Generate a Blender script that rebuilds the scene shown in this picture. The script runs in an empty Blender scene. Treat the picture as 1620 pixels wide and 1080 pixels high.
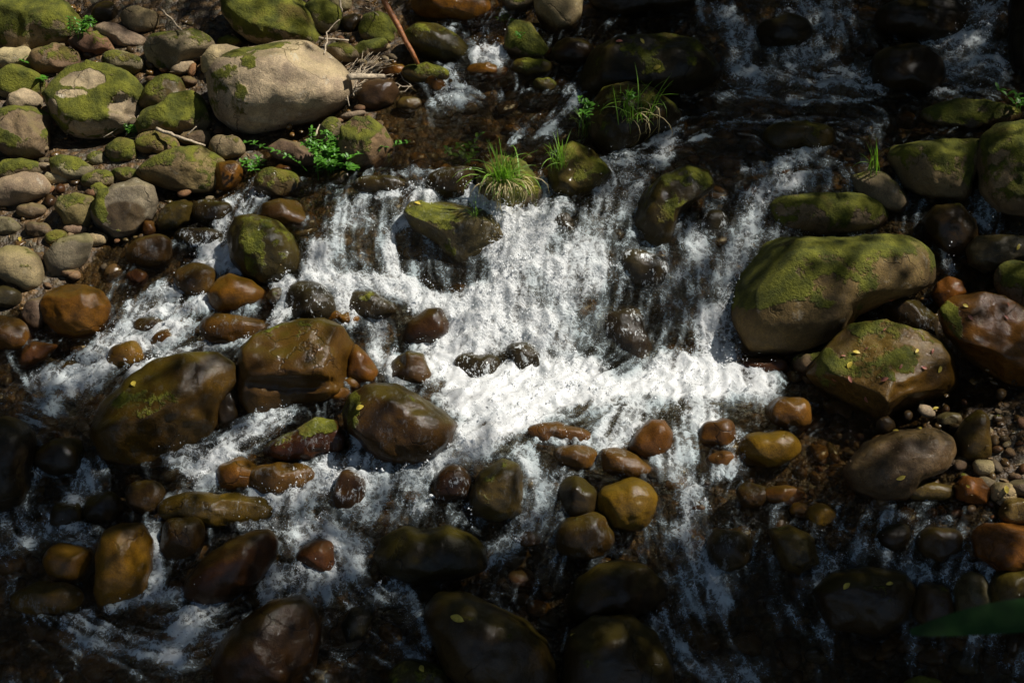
import bpy, bmesh, math, random
import numpy as np
from mathutils import Vector

random.seed(7)
RNG = np.random.default_rng(7)
R = math.radians

# ---------------------------------------------------------------- camera, light, exposure
PW, PH = 1620.0, 1080.0
CAM = np.array([0.0, 0.0, 5.0])
PITCH = R(36.0)
HFOV = R(36.0)
FPX = (PW / 2) / math.tan(HFOV / 2)
RIGHT = np.array([1.0, 0.0, 0.0])
FWD = np.array([0.0, math.cos(PITCH), -math.sin(PITCH)])
UP = np.array([0.0, math.sin(PITCH), math.cos(PITCH)])
SUN_AZ = np.array([0.56, 0.08, 0.82])
SUN = SUN_AZ / np.linalg.norm(SUN_AZ)

scene = bpy.context.scene
COL = scene.collection
cam_d = bpy.data.cameras.new('camera')
cam_d.sensor_width = 36.0
cam_d.angle = HFOV
cam_d.clip_start = 0.05
cam_d.clip_end = 300.0
cam_d.dof.use_dof = True
cam_d.dof.focus_distance = 8.3
cam_d.dof.aperture_fstop = 8.0
cam_o = bpy.data.objects.new('camera', cam_d)
cam_o.location = CAM
cam_o.rotation_euler = (math.pi / 2 - PITCH, 0, 0)
COL.objects.link(cam_o)
scene.camera = cam_o

world = bpy.data.worlds.new('World')
scene.world = world
world.use_nodes = True
wn = world.node_tree
bg = wn.nodes['Background']
sky = wn.nodes.new('ShaderNodeTexSky')
sky.sky_type = 'NISHITA'
sky.sun_disc = False
sky.sun_elevation = math.asin(SUN[2])
sky.sun_rotation = math.atan2(SUN[0], SUN[1])
wn.links.new(sky.outputs[0], bg.inputs[0])
bg.inputs[1].default_value = 0.085
sl = bpy.data.lights.new('sun', 'SUN')
sl.energy = 5.0
sl.angle = R(0.5)
sl.color = (1.0, 0.955, 0.88)
so = bpy.data.objects.new('sun', sl)
so.rotation_euler = Vector(SUN).to_track_quat('Z', 'Y').to_euler()
so.location = (6, 0, 14)
COL.objects.link(so)
scene.view_settings.view_transform = 'Standard'
scene.view_settings.look = 'None'
scene.view_settings.exposure = 0.42
scene.view_settings.gamma = 1.0
scene.view_settings.use_curve_mapping = False
scene.cycles.use_denoising = True
scene.cycles.max_bounces = 8
scene.cycles.transparent_max_bounces = 12
scene.cycles.sample_clamp_indirect = 4.0
scene.cycles.caustics_reflective = False
scene.cycles.caustics_refractive = False

# ---------------------------------------------------------------- numbers: noise, rays, grids
_perm = np.random.default_rng(3).permutation(256)
_perm = np.concatenate([_perm, _perm, _perm]).astype(np.int64)
_g3 = np.random.default_rng(4).normal(size=(256, 3))
_g3 /= np.linalg.norm(_g3, axis=1)[:, None]


def perlin(p):
    """gradient noise of (n,3) points, about -0.7..0.7"""
    p = np.asarray(p, dtype=np.float64)
    i = np.floor(p).astype(np.int64)
    f = p - i
    u = f * f * f * (f * (f * 6 - 15) + 10)
    i &= 255
    out = 0
    for dx in (0, 1):
        wx = u[:, 0] if dx else 1 - u[:, 0]
        a = _perm[i[:, 0] + dx]
        for dy in (0, 1):
            wy = u[:, 1] if dy else 1 - u[:, 1]
            b = _perm[a + i[:, 1] + dy]
            for dz in (0, 1):
                wz = u[:, 2] if dz else 1 - u[:, 2]
                g = _g3[_perm[b + i[:, 2] + dz]]
                d = g[:, 0] * (f[:, 0] - dx) + g[:, 1] * (f[:, 1] - dy) + g[:, 2] * (f[:, 2] - dz)
                out = out + wx * wy * wz * d
    return out


def fbm(p, octv=4, lac=2.03, gain=0.5):
    a, s, t = 1.0, 0.0, 0.0
    q = np.array(p, dtype=np.float64)
    for k in range(octv):
        s = s + a * perlin(q + 17.3 * k)
        t += a
        q = q * lac
        a *= gain
    return s / t


def ray(px, py):
    d = RIGHT * ((px - PW / 2) / FPX) + UP * ((PH / 2 - py) / FPX) + FWD
    return d


def to_px(P):
    v = np.asarray(P, float) - CAM
    z = v @ FWD
    z = np.where(z < 0.05, 0.05, z)
    return PW / 2 + FPX * (v @ RIGHT) / z, PH / 2 - FPX * (v @ UP) / z


def at_z(px, py, z):
    d = ray(px, py)
    t = (z - CAM[2]) / d[2]
    return CAM + d * t


# water level (metres) and water depth read off the photograph at chosen points
CTL = [
 # px, py, level, depth
 (0,1080,-.42,.16),(400,1080,-.45,.14),(800,1080,-.5,.15),(1100,1080,-.52,.16),(1620,1080,-.45,.12),
 (0,950,-.34,.12),(250,950,-.36,.14),(600,950,-.40,.16),(850,950,-.42,.16),(1130,950,-.42,.14),(1400,950,-.34,.10),(1620,950,-.2,.03),
 (50,850,-.30,.15),(250,850,-.25,.10),(500,850,-.27,.12),(800,850,-.32,.16),(1080,850,-.27,.12),(1300,850,-.15,.08),(1550,850,-.05,.03),
 (40,690,-.02,.14),(60,775,-.17,.12),(150,780,-.2,.12),(350,740,-.12,.10),(480,770,-.16,.09),(650,770,-.14,.10),(850,750,-.08,.08),(1080,760,-.1,.08),(1250,760,-.06,.05),(1400,800,-.03,.035),(1500,770,.02,.012),(1620,740,.06,-.03),
 (60,640,0,.14),(200,620,.02,.12),(380,680,-.05,.10),(600,640,.02,.10),(750,680,0,.14),(950,620,0,.24),(1150,620,0,.18),(1300,650,0,.05),(1450,660,.06,.0),(1600,660,.1,-.05),
 (60,570,.05,.09),(150,560,.06,.09),(320,540,.12,.09),(600,570,.08,.08),(700,560,.05,.12),(850,575,.03,.16),(1000,575,.02,.16),(1120,570,.03,.14),
 (40,490,.17,.0),(230,480,.18,.06),(350,510,.15,.07),(450,500,.20,.08),(600,500,.18,.08),(720,500,.17,.10),(850,480,.25,.10),(950,470,.28,.10),(1060,480,.22,.10),(1110,470,.20,.10),
 (60,420,.22,-.05),(200,420,.25,.05),(330,400,.28,.06),(500,400,.38,.08),(600,390,.40,.08),(700,430,.30,.08),(850,400,.42,.08),(950,390,.45,.08),(1060,400,.40,.08),(1150,400,.36,.08),
 (400,310,.42,.05),(520,350,.45,.06),(620,320,.52,.07),(720,310,.56,.07),(870,330,.55,.07),(950,310,.58,.08),(1080,320,.55,.08),(1180,320,.55,.08),(1250,300,.58,.08),
 (620,275,.60,.06),(700,260,.62,.09),(800,240,.63,.10),(960,270,.64,.09),(1100,250,.66,.10),(1200,260,.66,.10),(1300,240,.68,.10),
 (700,180,.66,.10),(850,180,.67,.12),(1100,190,.72,.12),(1250,180,.74,.14),(1450,190,.74,.14),
 (700,110,.74,.05),(800,120,.75,.08),(1150,130,.78,.14),(1250,120,.80,.14),(1450,160,.76,.14),(1520,100,.85,.10),(1610,120,.86,.06),
 (780,50,.85,.08),(1150,40,.95,.12),(1250,40,.98,.12),(1400,30,1.0,.10),(1560,30,1.05,.10),
 (800,-60,1.0,.08),(1200,-60,1.15,.12),(1560,-60,1.2,.10),
 (1400,330,.5,.0),(1500,250,.68,.0),(1600,260,.72,-.03),(1500,410,.38,.03),(1510,430,.34,.03),(1400,520,.14,-.02),(1600,520,.3,-.03),(1600,400,.45,.0),
 (0,300,.30,-.08),(100,300,.35,-.09),(220,330,.36,-.05),(50,100,.58,-.09),(300,100,.65,-.09),(450,230,.52,-.06),(450,100,.72,-.08),(560,200,.62,-.03),(600,130,.70,-.01),(600,40,.80,-.02),(100,200,.46,-.1),(300,200,.5,-.09),(0,0,.7,-.12),(300,0,.78,-.12),(500,-40,.9,-.08),(0,380,.24,-.06),(-200,300,.4,-.2),(-200,0,.85,-.25),(1850,500,.45,-.2),(1850,200,.85,-.2),(1850,800,.2,-.15),
]
_c = np.array([[*at_z(a, b, z), dp] for a, b, z, dp in CTL])
GX0, GX1, GY0, GY1, GS = -6.0, 6.0, 3.0, 13.0, 0.04
gx = np.arange(GX0, GX1 + 1e-6, GS)
gy = np.arange(GY0, GY1 + 1e-6, GS)
MX, MY = np.meshgrid(gx, gy)


def spline(cx, cy, val, lam=0.02):
    n = len(cx)
    d = np.hypot(cx[:, None] - cx[None], cy[:, None] - cy[None])
    A = np.zeros((n + 3, n + 3))
    A[:n, :n] = d - lam * np.eye(n)
    Pm = np.stack([np.ones(n), cx, cy], 1)
    A[:n, n:] = Pm
    A[n:, :n] = Pm.T
    w = np.linalg.solve(A, np.concatenate([val, np.zeros(3)]))

    def f(x, y):
        s = w[n] + w[n + 1] * x + w[n + 2] * y
        for k in range(n):
            s = s + w[k] * np.hypot(x - cx[k], y - cy[k])
        return s
    return f


def blur(a, k):
    for _ in range(3):
        for ax in (0, 1):
            p = np.pad(a, [(k, k) if i == ax else (0, 0) for i in (0, 1)], mode='edge')
            c = np.cumsum(np.insert(p, 0, 0, axis=ax), axis=ax)
            n = a.shape[ax]
            a = (np.take(c, np.arange(2 * k + 1, n + 2 * k + 1), axis=ax) - np.take(c, np.arange(0, n), axis=ax)) / (2 * k + 1)
    return a


def sample(g, x, y):
    fx = np.clip((np.asarray(x) - GX0) / GS, 0, len(gx) - 1.001)
    fy = np.clip((np.asarray(y) - GY0) / GS, 0, len(gy) - 1.001)
    i = fx.astype(int); j = fy.astype(int)
    u = fx - i; v = fy - j
    return (g[j, i] * (1 - u) * (1 - v) + g[j, i + 1] * u * (1 - v) + g[j + 1, i] * (1 - u) * v + g[j + 1, i + 1] * u * v)


WG = blur(np.clip(spline(_c[:, 0], _c[:, 1], _c[:, 2])(MX, MY), -0.75, 2.0), 1)
DG = blur(np.clip(spline(_c[:, 0], _c[:, 1], _c[:, 3])(MX, MY), -0.6, 0.3), 1)
_bn = fbm(np.stack([MX.ravel() * 2.2, MY.ravel() * 2.2, 0 * MX.ravel()], 1), 4).reshape(MX.shape)
BG = WG - DG + 0.05 * _bn
SG = np.maximum(WG, BG)


def hit(px, py):
    """the point of water or bank seen at a pixel"""
    d = ray(px, py)
    t = np.arange(3.5, 16, 0.01)
    P = CAM + d * t[:, None]
    s = sample(SG, P[:, 0], P[:, 1])
    k = np.argmax(P[:, 2] < s)
    return P[k], t[k]


# sun wanted on the ground, which the canopy leaves are placed to let through, in tenths, over the picture (60-pixel cells)
LIGHT = [
 "885435783456556200000000010", "999898999774654111001000001", "999997899887643211001000001",
 "999998888986554322111112335", "999988789866896542123233324", "999977788998798643443332223",
 "888766678999889985356787532", "777767778998899983447887643",
 "667777778998999973575776675", "556766678778999999997777854", "223555678778999999998888863", "012455677667899999798765675",
 "001246777766678999876535787", "001234445543345887554223567", "022333443211112332211112446",
 "012312222111110011111000112", "011222221111110001100000000", "001122222111110000111000010"]
LG = np.array([[int(c) / 9.0 for c in r] for r in LIGHT]) ** 1.8


def light_at(px, py):
    fx = np.clip(px / 60.0 - 0.5, 0, 25.999); fy = np.clip(py / 60.0 - 0.5, 0, 16.999)
    i = fx.astype(int); j = fy.astype(int); u = fx - i; v = fy - j
    a = LG[j, i] * (1 - u) * (1 - v) + LG[j, i + 1] * u * (1 - v) + LG[j + 1, i] * (1 - u) * v + LG[j + 1, i + 1] * u * v
    # narrow leaf shadows across single boulders
    for pts, r, amt in STRIPES:
        for p, q in zip(pts[:-1], pts[1:]):
            dx, dy = q[0] - p[0], q[1] - p[1]
            t = np.clip(((px - p[0]) * dx + (py - p[1]) * dy) / (dx * dx + dy * dy), 0, 1)
            a = a * (1 - amt * np.exp(-(np.hypot(px - p[0] - t * dx, py - p[1] - t * dy) / r) ** 2))
    return a


STRIPES = [([(1328, 375), (1335, 430), (1312, 500)], 17, .95), ([(1250, 375), (1195, 430), (1180, 520)], 18, .9), ([(1415, 380), (1400, 440)], 13, .8), ([(1220, 315), (1400, 330)], 10, .6), ([(1230, 355), (1400, 365)], 16, .9),
           ([(1480, 590), (1440, 560), (1400, 590)], 14, .8), ([(1390, 720), (1440, 740)], 18, .8), ([(1480, 690), (1470, 740)], 9, .8), ([(1540, 540), (1600, 560)], 14, .8), ([(150, 15), (180, 45)], 7, .9), ([(200, 8), (212, 50)], 6, .9), ([(235, 10), (240, 40)], 6, .8), ([(180, 40), (230, 62)], 7, .8), ([(300, 20), (350, 40)], 22, .9), ([(60, 45), (120, 60)], 14, .6)]


# ---------------------------------------------------------------- object helpers
def tag(o, label=None, cat=None, group=None, kind=None):
    if label: o['label'] = label
    if cat: o['category'] = cat
    if group: o['group'] = group
    if kind: o['kind'] = kind
    return o


def mesh_np(name, V, F, smooth=True):
    me = bpy.data.meshes.new(name)
    V = np.asarray(V, np.float32); F = np.asarray(F, np.int32)
    n, k = F.shape
    me.vertices.add(len(V)); me.vertices.foreach_set('co', V.ravel())
    me.loops.add(n * k); me.loops.foreach_set('vertex_index', F.ravel())
    me.polygons.add(n)
    me.polygons.foreach_set('loop_start', np.arange(0, n * k, k, dtype=np.int32))
    me.polygons.foreach_set('loop_total', np.full(n, k, np.int32))
    me.update(calc_edges=True)
    if smooth:
        me.polygons.foreach_set('use_smooth', np.ones(n, bool))
    return me


def attr(me, name, vals):
    a = me.attributes.new(name, 'FLOAT', 'POINT')
    a.data.foreach_set('value', np.asarray(vals, np.float32).ravel())


def link(name, me, mat=None, parent=None):
    o = bpy.data.objects.new(name, me)
    if mat is not None:
        me.materials.append(mat) if not me.materials else None
    COL.objects.link(o)
    if parent: o.parent = parent
    return o


def empty(name, loc):
    o = bpy.data.objects.new(name, None)
    o.empty_display_size = 0.1
    o.location = loc
    COL.objects.link(o)
    return o


class NT:
    """small node-tree writer"""
    def __init__(s, name):
        s.m = bpy.data.materials.new(name); s.m.use_nodes = True
        s.t = s.m.node_tree; s.t.nodes.clear()
        s.out = s.t.nodes.new('ShaderNodeOutputMaterial')

    def n(s, typ, _inp=None, **kw):
        nd = s.t.nodes.new(typ)
        for k, v in kw.items(): setattr(nd, k, v)
        for k, v in (_inp or {}).items(): s.set(nd.inputs[k], v)
        return nd

    def set(s, sock, v):
        if isinstance(v, bpy.types.NodeSocket): s.t.links.new(v, sock)
        elif isinstance(v, bpy.types.Node): s.t.links.new(v.outputs[0], sock)
        elif isinstance(v, tuple) and len(v) == 3 and sock.type == 'RGBA': sock.default_value = (*v, 1)
        else: sock.default_value = v

    def math(s, op, a, b=0.0, clamp=False):
        nd = s.n('ShaderNodeMath', operation=op, use_clamp=clamp)
        s.set(nd.inputs[0], a); s.set(nd.inputs[1], b)
        return nd.outputs[0]

    def ramp(s, v, a, b, lo=0.0, hi=1.0):
        nd = s.n('ShaderNodeMapRange', interpolation_type='SMOOTHSTEP')
        for k, x in zip(('Value', 'From Min', 'From Max', 'To Min', 'To Max'), (v, a, b, lo, hi)): s.set(nd.inputs[k], x)
        return nd.outputs[0]

    def mix(s, f, a, b, mode='MIX'):
        nd = s.n('ShaderNodeMix', data_type='RGBA', blend_type=mode)
        s.set(nd.inputs[0], f); s.set(nd.inputs[6], a); s.set(nd.inputs[7], b)
        return nd.outputs[2]

    def noise(s, vec, scale, detail=4, rough=0.55, dist=0.0):
        nd = s.n('ShaderNodeTexNoise')
        s.set(nd.inputs['Vector'], vec)
        s.set(nd.inputs['Scale'], scale); s.set(nd.inputs['Detail'], detail); s.set(nd.inputs['Roughness'], rough); s.set(nd.inputs['Distortion'], dist)
        return nd.outputs['Fac']

    def attr(s, name, typ='GEOMETRY', out='Fac'):
        return s.n('ShaderNodeAttribute', attribute_name=name, attribute_type=typ).outputs[out]


# ---------------------------------------------------------------- materials
def rock_material():
    w = NT('river_rock')
    pos = w.n('ShaderNodeNewGeometry')
    P = pos.outputs['Position']
    Nz = w.n('ShaderNodeSeparateXYZ', {0: pos.outputs['Normal']}).outputs[2]
    col = w.attr('rock_colour', 'OBJECT', 'Color')
    moss = w.math('ADD', w.attr('moss', 'OBJECT'), w.attr('moss_patch'), clamp=True); splash = w.attr('splash', 'OBJECT')
    wet = w.attr('wet'); pale = w.attr('pale', 'OBJECT')
    n1 = w.noise(P, 5, 5, 0.6)
    n2 = w.noise(P, 26, 5, 0.65, 0.4)
    n3 = w.noise(P, 160, 3, 0.6)
    c = w.mix(w.ramp(n1, 0.3, 0.7), w.mix(1.0, col, (0.55, 0.5, 0.5), 'MULTIPLY'), w.mix(1.0, col, (1.3, 1.25, 1.15), 'MULTIPLY'))
    c = w.mix(w.ramp(n2, 0.35, 0.7, 0.0, 0.5), c, w.mix(1.0, col, (0.5, 0.52, 0.5), 'MULTIPLY'))
    c = w.mix(w.ramp(n3, 0.35, 0.7, 0.0, 0.75), c, w.mix(1.0, c, (1.7, 1.65, 1.5), 'MULTIPLY'))
    c = w.mix(w.ramp(w.noise(P, 420, 2, 0.6), 0.5, 0.68, 0.0, 0.6), c, w.mix(1.0, c, (0.42, 0.42, 0.42), 'MULTIPLY'))
    # dark pits and pale lichen flecks
    vor = w.n('ShaderNodeTexVoronoi', {'Vector': P, 'Scale': 75.0, 'Randomness': 1.0})
    c = w.mix(w.ramp(vor.outputs['Distance'], 0.05, 0.25, 0.45, 0.0), c, w.mix(1.0, c, (0.4, 0.38, 0.36), 'MULTIPLY'))
    lich = w.math('MULTIPLY', w.ramp(w.noise(P, 9, 6, 0.7), 0.60, 0.68), pale)
    c = w.mix(w.math('MULTIPLY', lich, 0.75), c, (0.46, 0.42, 0.33))
    # stains of another mineral, thin dark cracks
    c = w.mix(w.ramp(w.noise(P, 3.6, 5, 0.65, 0.6), 0.48, 0.68, 0.0, 0.55), c, w.mix(0.55, c, (0.11, 0.085, 0.055)))
    ck = w.n('ShaderNodeTexNoise'); w.set(ck.inputs['Vector'], P); w.set(ck.inputs['Scale'], 5.0); w.set(ck.inputs['Detail'], 5.0)
    cko = w.n('ShaderNodeVectorMath', operation='MULTIPLY_ADD'); w.set(cko.inputs[0], ck.outputs['Color']); cko.inputs[1].default_value = (.35, .35, .35); w.set(cko.inputs[2], P)
    crack = w.n('ShaderNodeTexVoronoi', {'Vector': cko.outputs[0], 'Scale': 2.6}, feature='DISTANCE_TO_EDGE').outputs['Distance']
    crk = w.math('MULTIPLY', w.ramp(crack, 0.0, 0.018, 1.0, 0.0), w.ramp(w.noise(P, 2.3, 2), 0.5, 0.62))
    c = w.mix(w.math('MULTIPLY', crk, 0.8), c, w.mix(1.0, c, (0.25, 0.22, 0.2), 'MULTIPLY'))
    # greenish algae film on upward faces
    Ny = w.n('ShaderNodeSeparateXYZ', {0: pos.outputs['Normal']}).outputs[1]
    up = w.math('ADD', w.math('MULTIPLY', Nz, 0.6), w.math('MULTIPLY', Ny, 0.7))
    alg = w.math('MULTIPLY', w.ramp(w.math('ADD', up, w.math('MULTIPLY', n1, 1.1)), 0.55, 1.25), 0.9)
    alg = w.math('MULTIPLY', alg, w.attr('algae', 'OBJECT'))
    c = w.mix(alg, c, w.mix(n2, (0.075, 0.075, 0.010), (0.14, 0.125, 0.018)))
    # wet stone is darker
    wetn = w.ramp(w.math('ADD', wet, w.math('MULTIPLY', w.math('SUBTRACT', n2, 0.5), 0.5)), 0.2, 0.8)
    c = w.mix(wetn, c, w.mix(1.0, c, (0.42, 0.36, 0.30), 'MULTIPLY'))
    # moss
    mn = w.math('ADD', w.math('MULTIPLY', w.noise(P, 7.5, 6, 0.62), 1.3), w.math('MULTIPLY', Nz, 0.28))
    mn = w.math('ADD', mn, w.math('MULTIPLY', w.noise(P, 45, 4, 0.6), 0.25))
    th = w.math('SUBTRACT', 1.38, w.math('MULTIPLY', moss, 0.78))
    mmask = w.ramp(w.math('SUBTRACT', mn, th), -0.05, 0.07)
    mmask = w.math('MULTIPLY', mmask, w.ramp(moss, 0.0, 0.06))
    mc = w.mix(w.ramp(w.noise(P, 11, 5, 0.6), 0.32, 0.68), (0.060, 0.068, 0.008), (0.17, 0.17, 0.016))
    mc = w.mix(w.ramp(w.noise(P, 230, 2, 0.6), 0.35, 0.7, 0.0, 0.75), mc, w.mix(1.0, mc, (0.45, 0.45, 0.45), 'MULTIPLY'))
    mc = w.mix(w.ramp(w.noise(P, 3.3, 3, 0.6), 0.55, 0.7, 0.0, 0.5), mc, (0.13, 0.075, 0.022))
    c = w.mix(mmask, c, mc)
    # water film broken into white beads and streaks on splashed stones
    sp = w.n('ShaderNodeMapping', {'Vector': P, 'Scale': (1.0, 0.55, 0.38)})
    sn = w.noise(sp, 60, 6, 0.78, 0.9)
    sb = w.noise(P, 13, 4, 0.6)
    sm = w.ramp(w.math('ADD', sn, w.math('MULTIPLY', w.math('SUBTRACT', sb, 0.5), 0.7)), 0.56, 0.66)
    sm = w.math('MULTIPLY', sm, splash)
    c = w.mix(sm, c, (0.7, 0.73, 0.73))
    rough = w.math('SUBTRACT', w.ramp(wetn, 0.0, 1.0, 0.8, 0.30), w.math('MULTIPLY', w.math('SUBTRACT', 0.5, n2), 0.16))
    rough = w.ramp(mmask, 0, 1, rough, w.ramp(wetn, 0, 1, 0.9, 0.5))
    h = w.math('ADD', w.math('MULTIPLY', n2, 0.7), w.math('SUBTRACT', w.math('MULTIPLY', n3, 0.14), w.math('MULTIPLY', crk, 0.5)))
    hm = w.math('MULTIPLY', w.math('ADD', w.math('MULTIPLY', w.noise(P, 230, 2, 0.6), 0.3), w.math('MULTIPLY', w.noise(P, 60, 4, 0.7), 1.2)), 1.0)
    h = w.mix(mmask, h, w.math('ADD', hm, 0.8))
    dry_s = w.ramp(wetn, 0, 1, 0.6, 0.42)
    b = w.n('ShaderNodeBump', {'Strength': w.ramp(mmask, 0, 1, dry_s, 0.7), 'Distance': 0.02, 'Height': h})
    p = w.n('ShaderNodeBsdfPrincipled', {'Base Color': c, 'Roughness': rough, 'Normal': b.outputs[0], 'IOR': 1.45})
    w.set(p.inputs['Specular IOR Level'], w.ramp(wetn, 0, 1, 0.35, 0.15))
    # thin smooth film of water over the wet parts
    b2 = w.n('ShaderNodeBump', {'Strength': 0.27, 'Distance': 0.02, 'Height': w.math('ADD', w.math('MULTIPLY', n2, 0.9), w.math('MULTIPLY', w.noise(P, 240, 3, 0.75), 0.55))})
    cw = w.math('MULTIPLY', w.ramp(mmask, 0, 1, 0.65, 0.1), w.ramp(alg, 0.15, 0.7, 1.0, 0.4))
    w.set(p.inputs['Coat Weight'], w.math('MULTIPLY', wetn, w.math('MULTIPLY', cw, w.ramp(w.noise(P, 8, 4, 0.6), 0.35, 0.6, 0.45, 1.0))))
    w.set(p.inputs['Coat Roughness'], 0.065)
    w.set(p.inputs['Coat IOR'], 1.33)
    w.set(p.inputs['Coat Normal'], b2.outputs[0])
    w.t.links.new(p.outputs[0], w.out.inputs[0])
    return w.m


def bed_material():
    w = NT('riverbed_gravel')
    P = w.n('ShaderNodeNewGeometry').outputs['Position']
    v = w.n('ShaderNodeTexVoronoi', {'Vector': P, 'Scale': 22.0, 'Randomness': 1.0})
    v2 = w.n('ShaderNodeTexVoronoi', {'Vector': P, 'Scale': 70.0, 'Randomness': 1.0})
    rnd = w.n('ShaderNodeSeparateColor', {0: v.outputs['Color']})
    c = w.mix(rnd.outputs[0], (0.050, 0.029, 0.011), (0.19, 0.105, 0.034))
    c = w.mix(w.ramp(rnd.outputs[1], 0.6, 1.0), c, (0.10, 0.085, 0.05))
    c = w.mix(w.ramp(v.outputs['Distance'], 0.35, 0.8, 0.0, 0.8), c, (0.02, 0.014, 0.007))
    c = w.mix(w.ramp(w.noise(P, 150, 3), 0.3, 0.7, 0.0, 0.5), c, (0.03, 0.02, 0.01))
    h = w.math('SUBTRACT', 1.0, v.outputs['Distance'])
    h = w.math('ADD', h, w.math('MULTIPLY', w.math('SUBTRACT', 1.0, v2.outputs['Distance']), 0.3))
    b = w.n('ShaderNodeBump', {'Strength': 0.9, 'Distance': 0.025, 'Height': h})
    p = w.n('ShaderNodeBsdfPrincipled', {'Base Color': c, 'Roughness': 0.62, 'Normal': b.outputs[0]})
    w.t.links.new(p.outputs[0], w.out.inputs[0])
    return w.m


def water_material():
    w = NT('stream_water')
    g = w.n('ShaderNodeNewGeometry')
    P = g.outputs['Position']
    foam = w.attr('foam'); streak = w.attr('streak')
    calm = w.noise(P, 34, 4, 0.6, 0.5)
    fine = w.noise(P, 130, 3, 0.65)
    hb = w.math('ADD', w.math('MULTIPLY', calm, 1.0), w.math('MULTIPLY', fine, 0.5))
    hb = w.math('ADD', hb, w.math('MULTIPLY', streak, 0.9))
    bw = w.n('ShaderNodeBump', {'Strength': 1.0, 'Distance': 0.045, 'Height': hb})
    fr = w.n('ShaderNodeFresnel', {'IOR': 1.33, 'Normal': bw.outputs[0]})
    gl = w.n('ShaderNodeBsdfGlossy', {'Color': (1, 1, 1), 'Roughness': 0.03, 'Normal': bw.outputs[0]})
    tr = w.n('ShaderNodeBsdfTransparent', {'Color': (0.86, 0.78, 0.58)})
    clear = w.n('ShaderNodeMixShader', {0: fr.outputs[0], 1: tr.outputs[0], 2: gl.outputs[0]})
    # foam: aerated water, a torn net of bubbles and strings at several sizes
    wv = w.n('ShaderNodeTexNoise'); w.set(wv.inputs['Vector'], P); w.set(wv.inputs['Scale'], 16.0); w.set(wv.inputs['Detail'], 4.0)
    wo = w.n('ShaderNodeVectorMath', operation='SUBTRACT'); w.set(wo.inputs[0], wv.outputs['Color']); wo.inputs[1].default_value = (.5, .5, .5)
    ws = w.n('ShaderNodeVectorMath', operation='SCALE'); w.set(ws.inputs[0], wo.outputs[0]); ws.inputs['Scale'].default_value = .10
    wp = w.n('ShaderNodeVectorMath', operation='ADD'); w.set(wp.inputs[0], P); w.set(wp.inputs[1], ws.outputs[0])
    Q = wp.outputs[0]
    e1 = w.n('ShaderNodeTexVoronoi', {'Vector': Q, 'Scale': 24.0}, feature='DISTANCE_TO_EDGE').outputs['Distance']
    e2 = w.n('ShaderNodeTexVoronoi', {'Vector': Q, 'Scale': 62.0}, feature='DISTANCE_TO_EDGE').outputs['Distance']
    n0 = w.noise(P, 6.5, 4, 0.6, 0.8)
    n1 = w.noise(P, 21, 6, 0.7, 0.8)
    n2 = w.noise(P, 85, 4, 0.7, 0.4)
    n3 = w.noise(P, 260, 2, 0.6)
    st0 = w.math('MULTIPLY', w.math('SUBTRACT', streak, 0.5), w.attr('run'))
    den = w.math('ADD', foam, w.math('ADD', w.math('MULTIPLY', w.math('SUBTRACT', n0, 0.5), 1.0), w.math('MULTIPLY', st0, 1.9)))
    den = w.math('ADD', den, w.math('MULTIPLY', w.math('SUBTRACT', n1, 0.5), 0.75))
    # net: small where close to a string; holes open up as the foam thins
    net = w.math('ADD', w.math('MULTIPLY', e1, 1.15), w.math('MULTIPLY', e2, 0.75))
    net = w.math('ADD', net, w.math('MULTIPLY', w.math('SUBTRACT', n2, 0.5), 0.55))
    net = w.math('ADD', net, w.math('MULTIPLY', w.math('SUBTRACT', n3, 0.5), 0.16))
    # level foam sliding out of the pool is smooth and drawn out along the flow
    slick = w.math('MULTIPLY', w.ramp(foam, 0.7, 1.0), w.ramp(w.attr('run'), 0.25, 0.5))
    net = w.math('MULTIPLY', net, w.ramp(slick, 0, 1, 1.0, 0.2))
    cov = w.ramp(w.math('SUBTRACT', w.math('MULTIPLY', w.math('SUBTRACT', den, 0.34), 0.95), net), -0.16, 0.16)
    cov = w.math('MULTIPLY', cov, w.ramp(den, 0.25, 0.95, 0.5, 1.0))
    cov = w.math('MULTIPLY', cov, w.ramp(foam, 0.02, 0.2))
    # thin milky veil of fine air under the surface, dragged along the stream lines
    veil = w.math('ADD', w.math('MULTIPLY', foam, 0.9), w.math('ADD', w.math('MULTIPLY', w.math('SUBTRACT', n0, 0.5), 0.8), w.math('MULTIPLY', st0, 2.2)))
    veil = w.math('MULTIPLY', w.ramp(veil, 0.2, 0.85, 0.0, 0.45), w.ramp(foam, 0.05, 0.3))
    cov = w.math('MAXIMUM', cov, veil)
    # white flecks painted on broken water to stand for sun glints
    glint_fleck = w.math('MULTIPLY', w.ramp(w.noise(P, 190, 1, 0.5, 0.3), 0.66, 0.72), w.ramp(w.math('ADD', foam, w.math('MULTIPLY', n0, 0.4)), 0.35, 0.7))
    cov = w.math('MAXIMUM', cov, w.math('MULTIPLY', glint_fleck, 0.7))
    bf = w.n('ShaderNodeBump', {'Strength': w.ramp(slick, 0, 1, 0.5, 0.16), 'Distance': 0.03, 'Height': w.math('ADD', w.math('MULTIPLY', n2, 0.45), w.math('SUBTRACT', w.math('MULTIPLY', n1, 1.1), w.math('MULTIPLY', e1, 0.9)))})
    fc = w.mix(w.ramp(foam, 0.3, 1.0), (0.58, 0.68, 0.70), (0.94, 0.95, 0.94))
    df = w.n('ShaderNodeBsdfPrincipled', {'Base Color': fc, 'Roughness': 0.25, 'Normal': bf.outputs[0], 'IOR': 1.33})
    w.set(df.inputs['Coat Weight'], 0.8); w.set(df.inputs['Coat Roughness'], 0.06); w.set(df.inputs['Coat IOR'], 1.33); w.set(df.inputs['Coat Normal'], bw.outputs[0])
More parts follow.
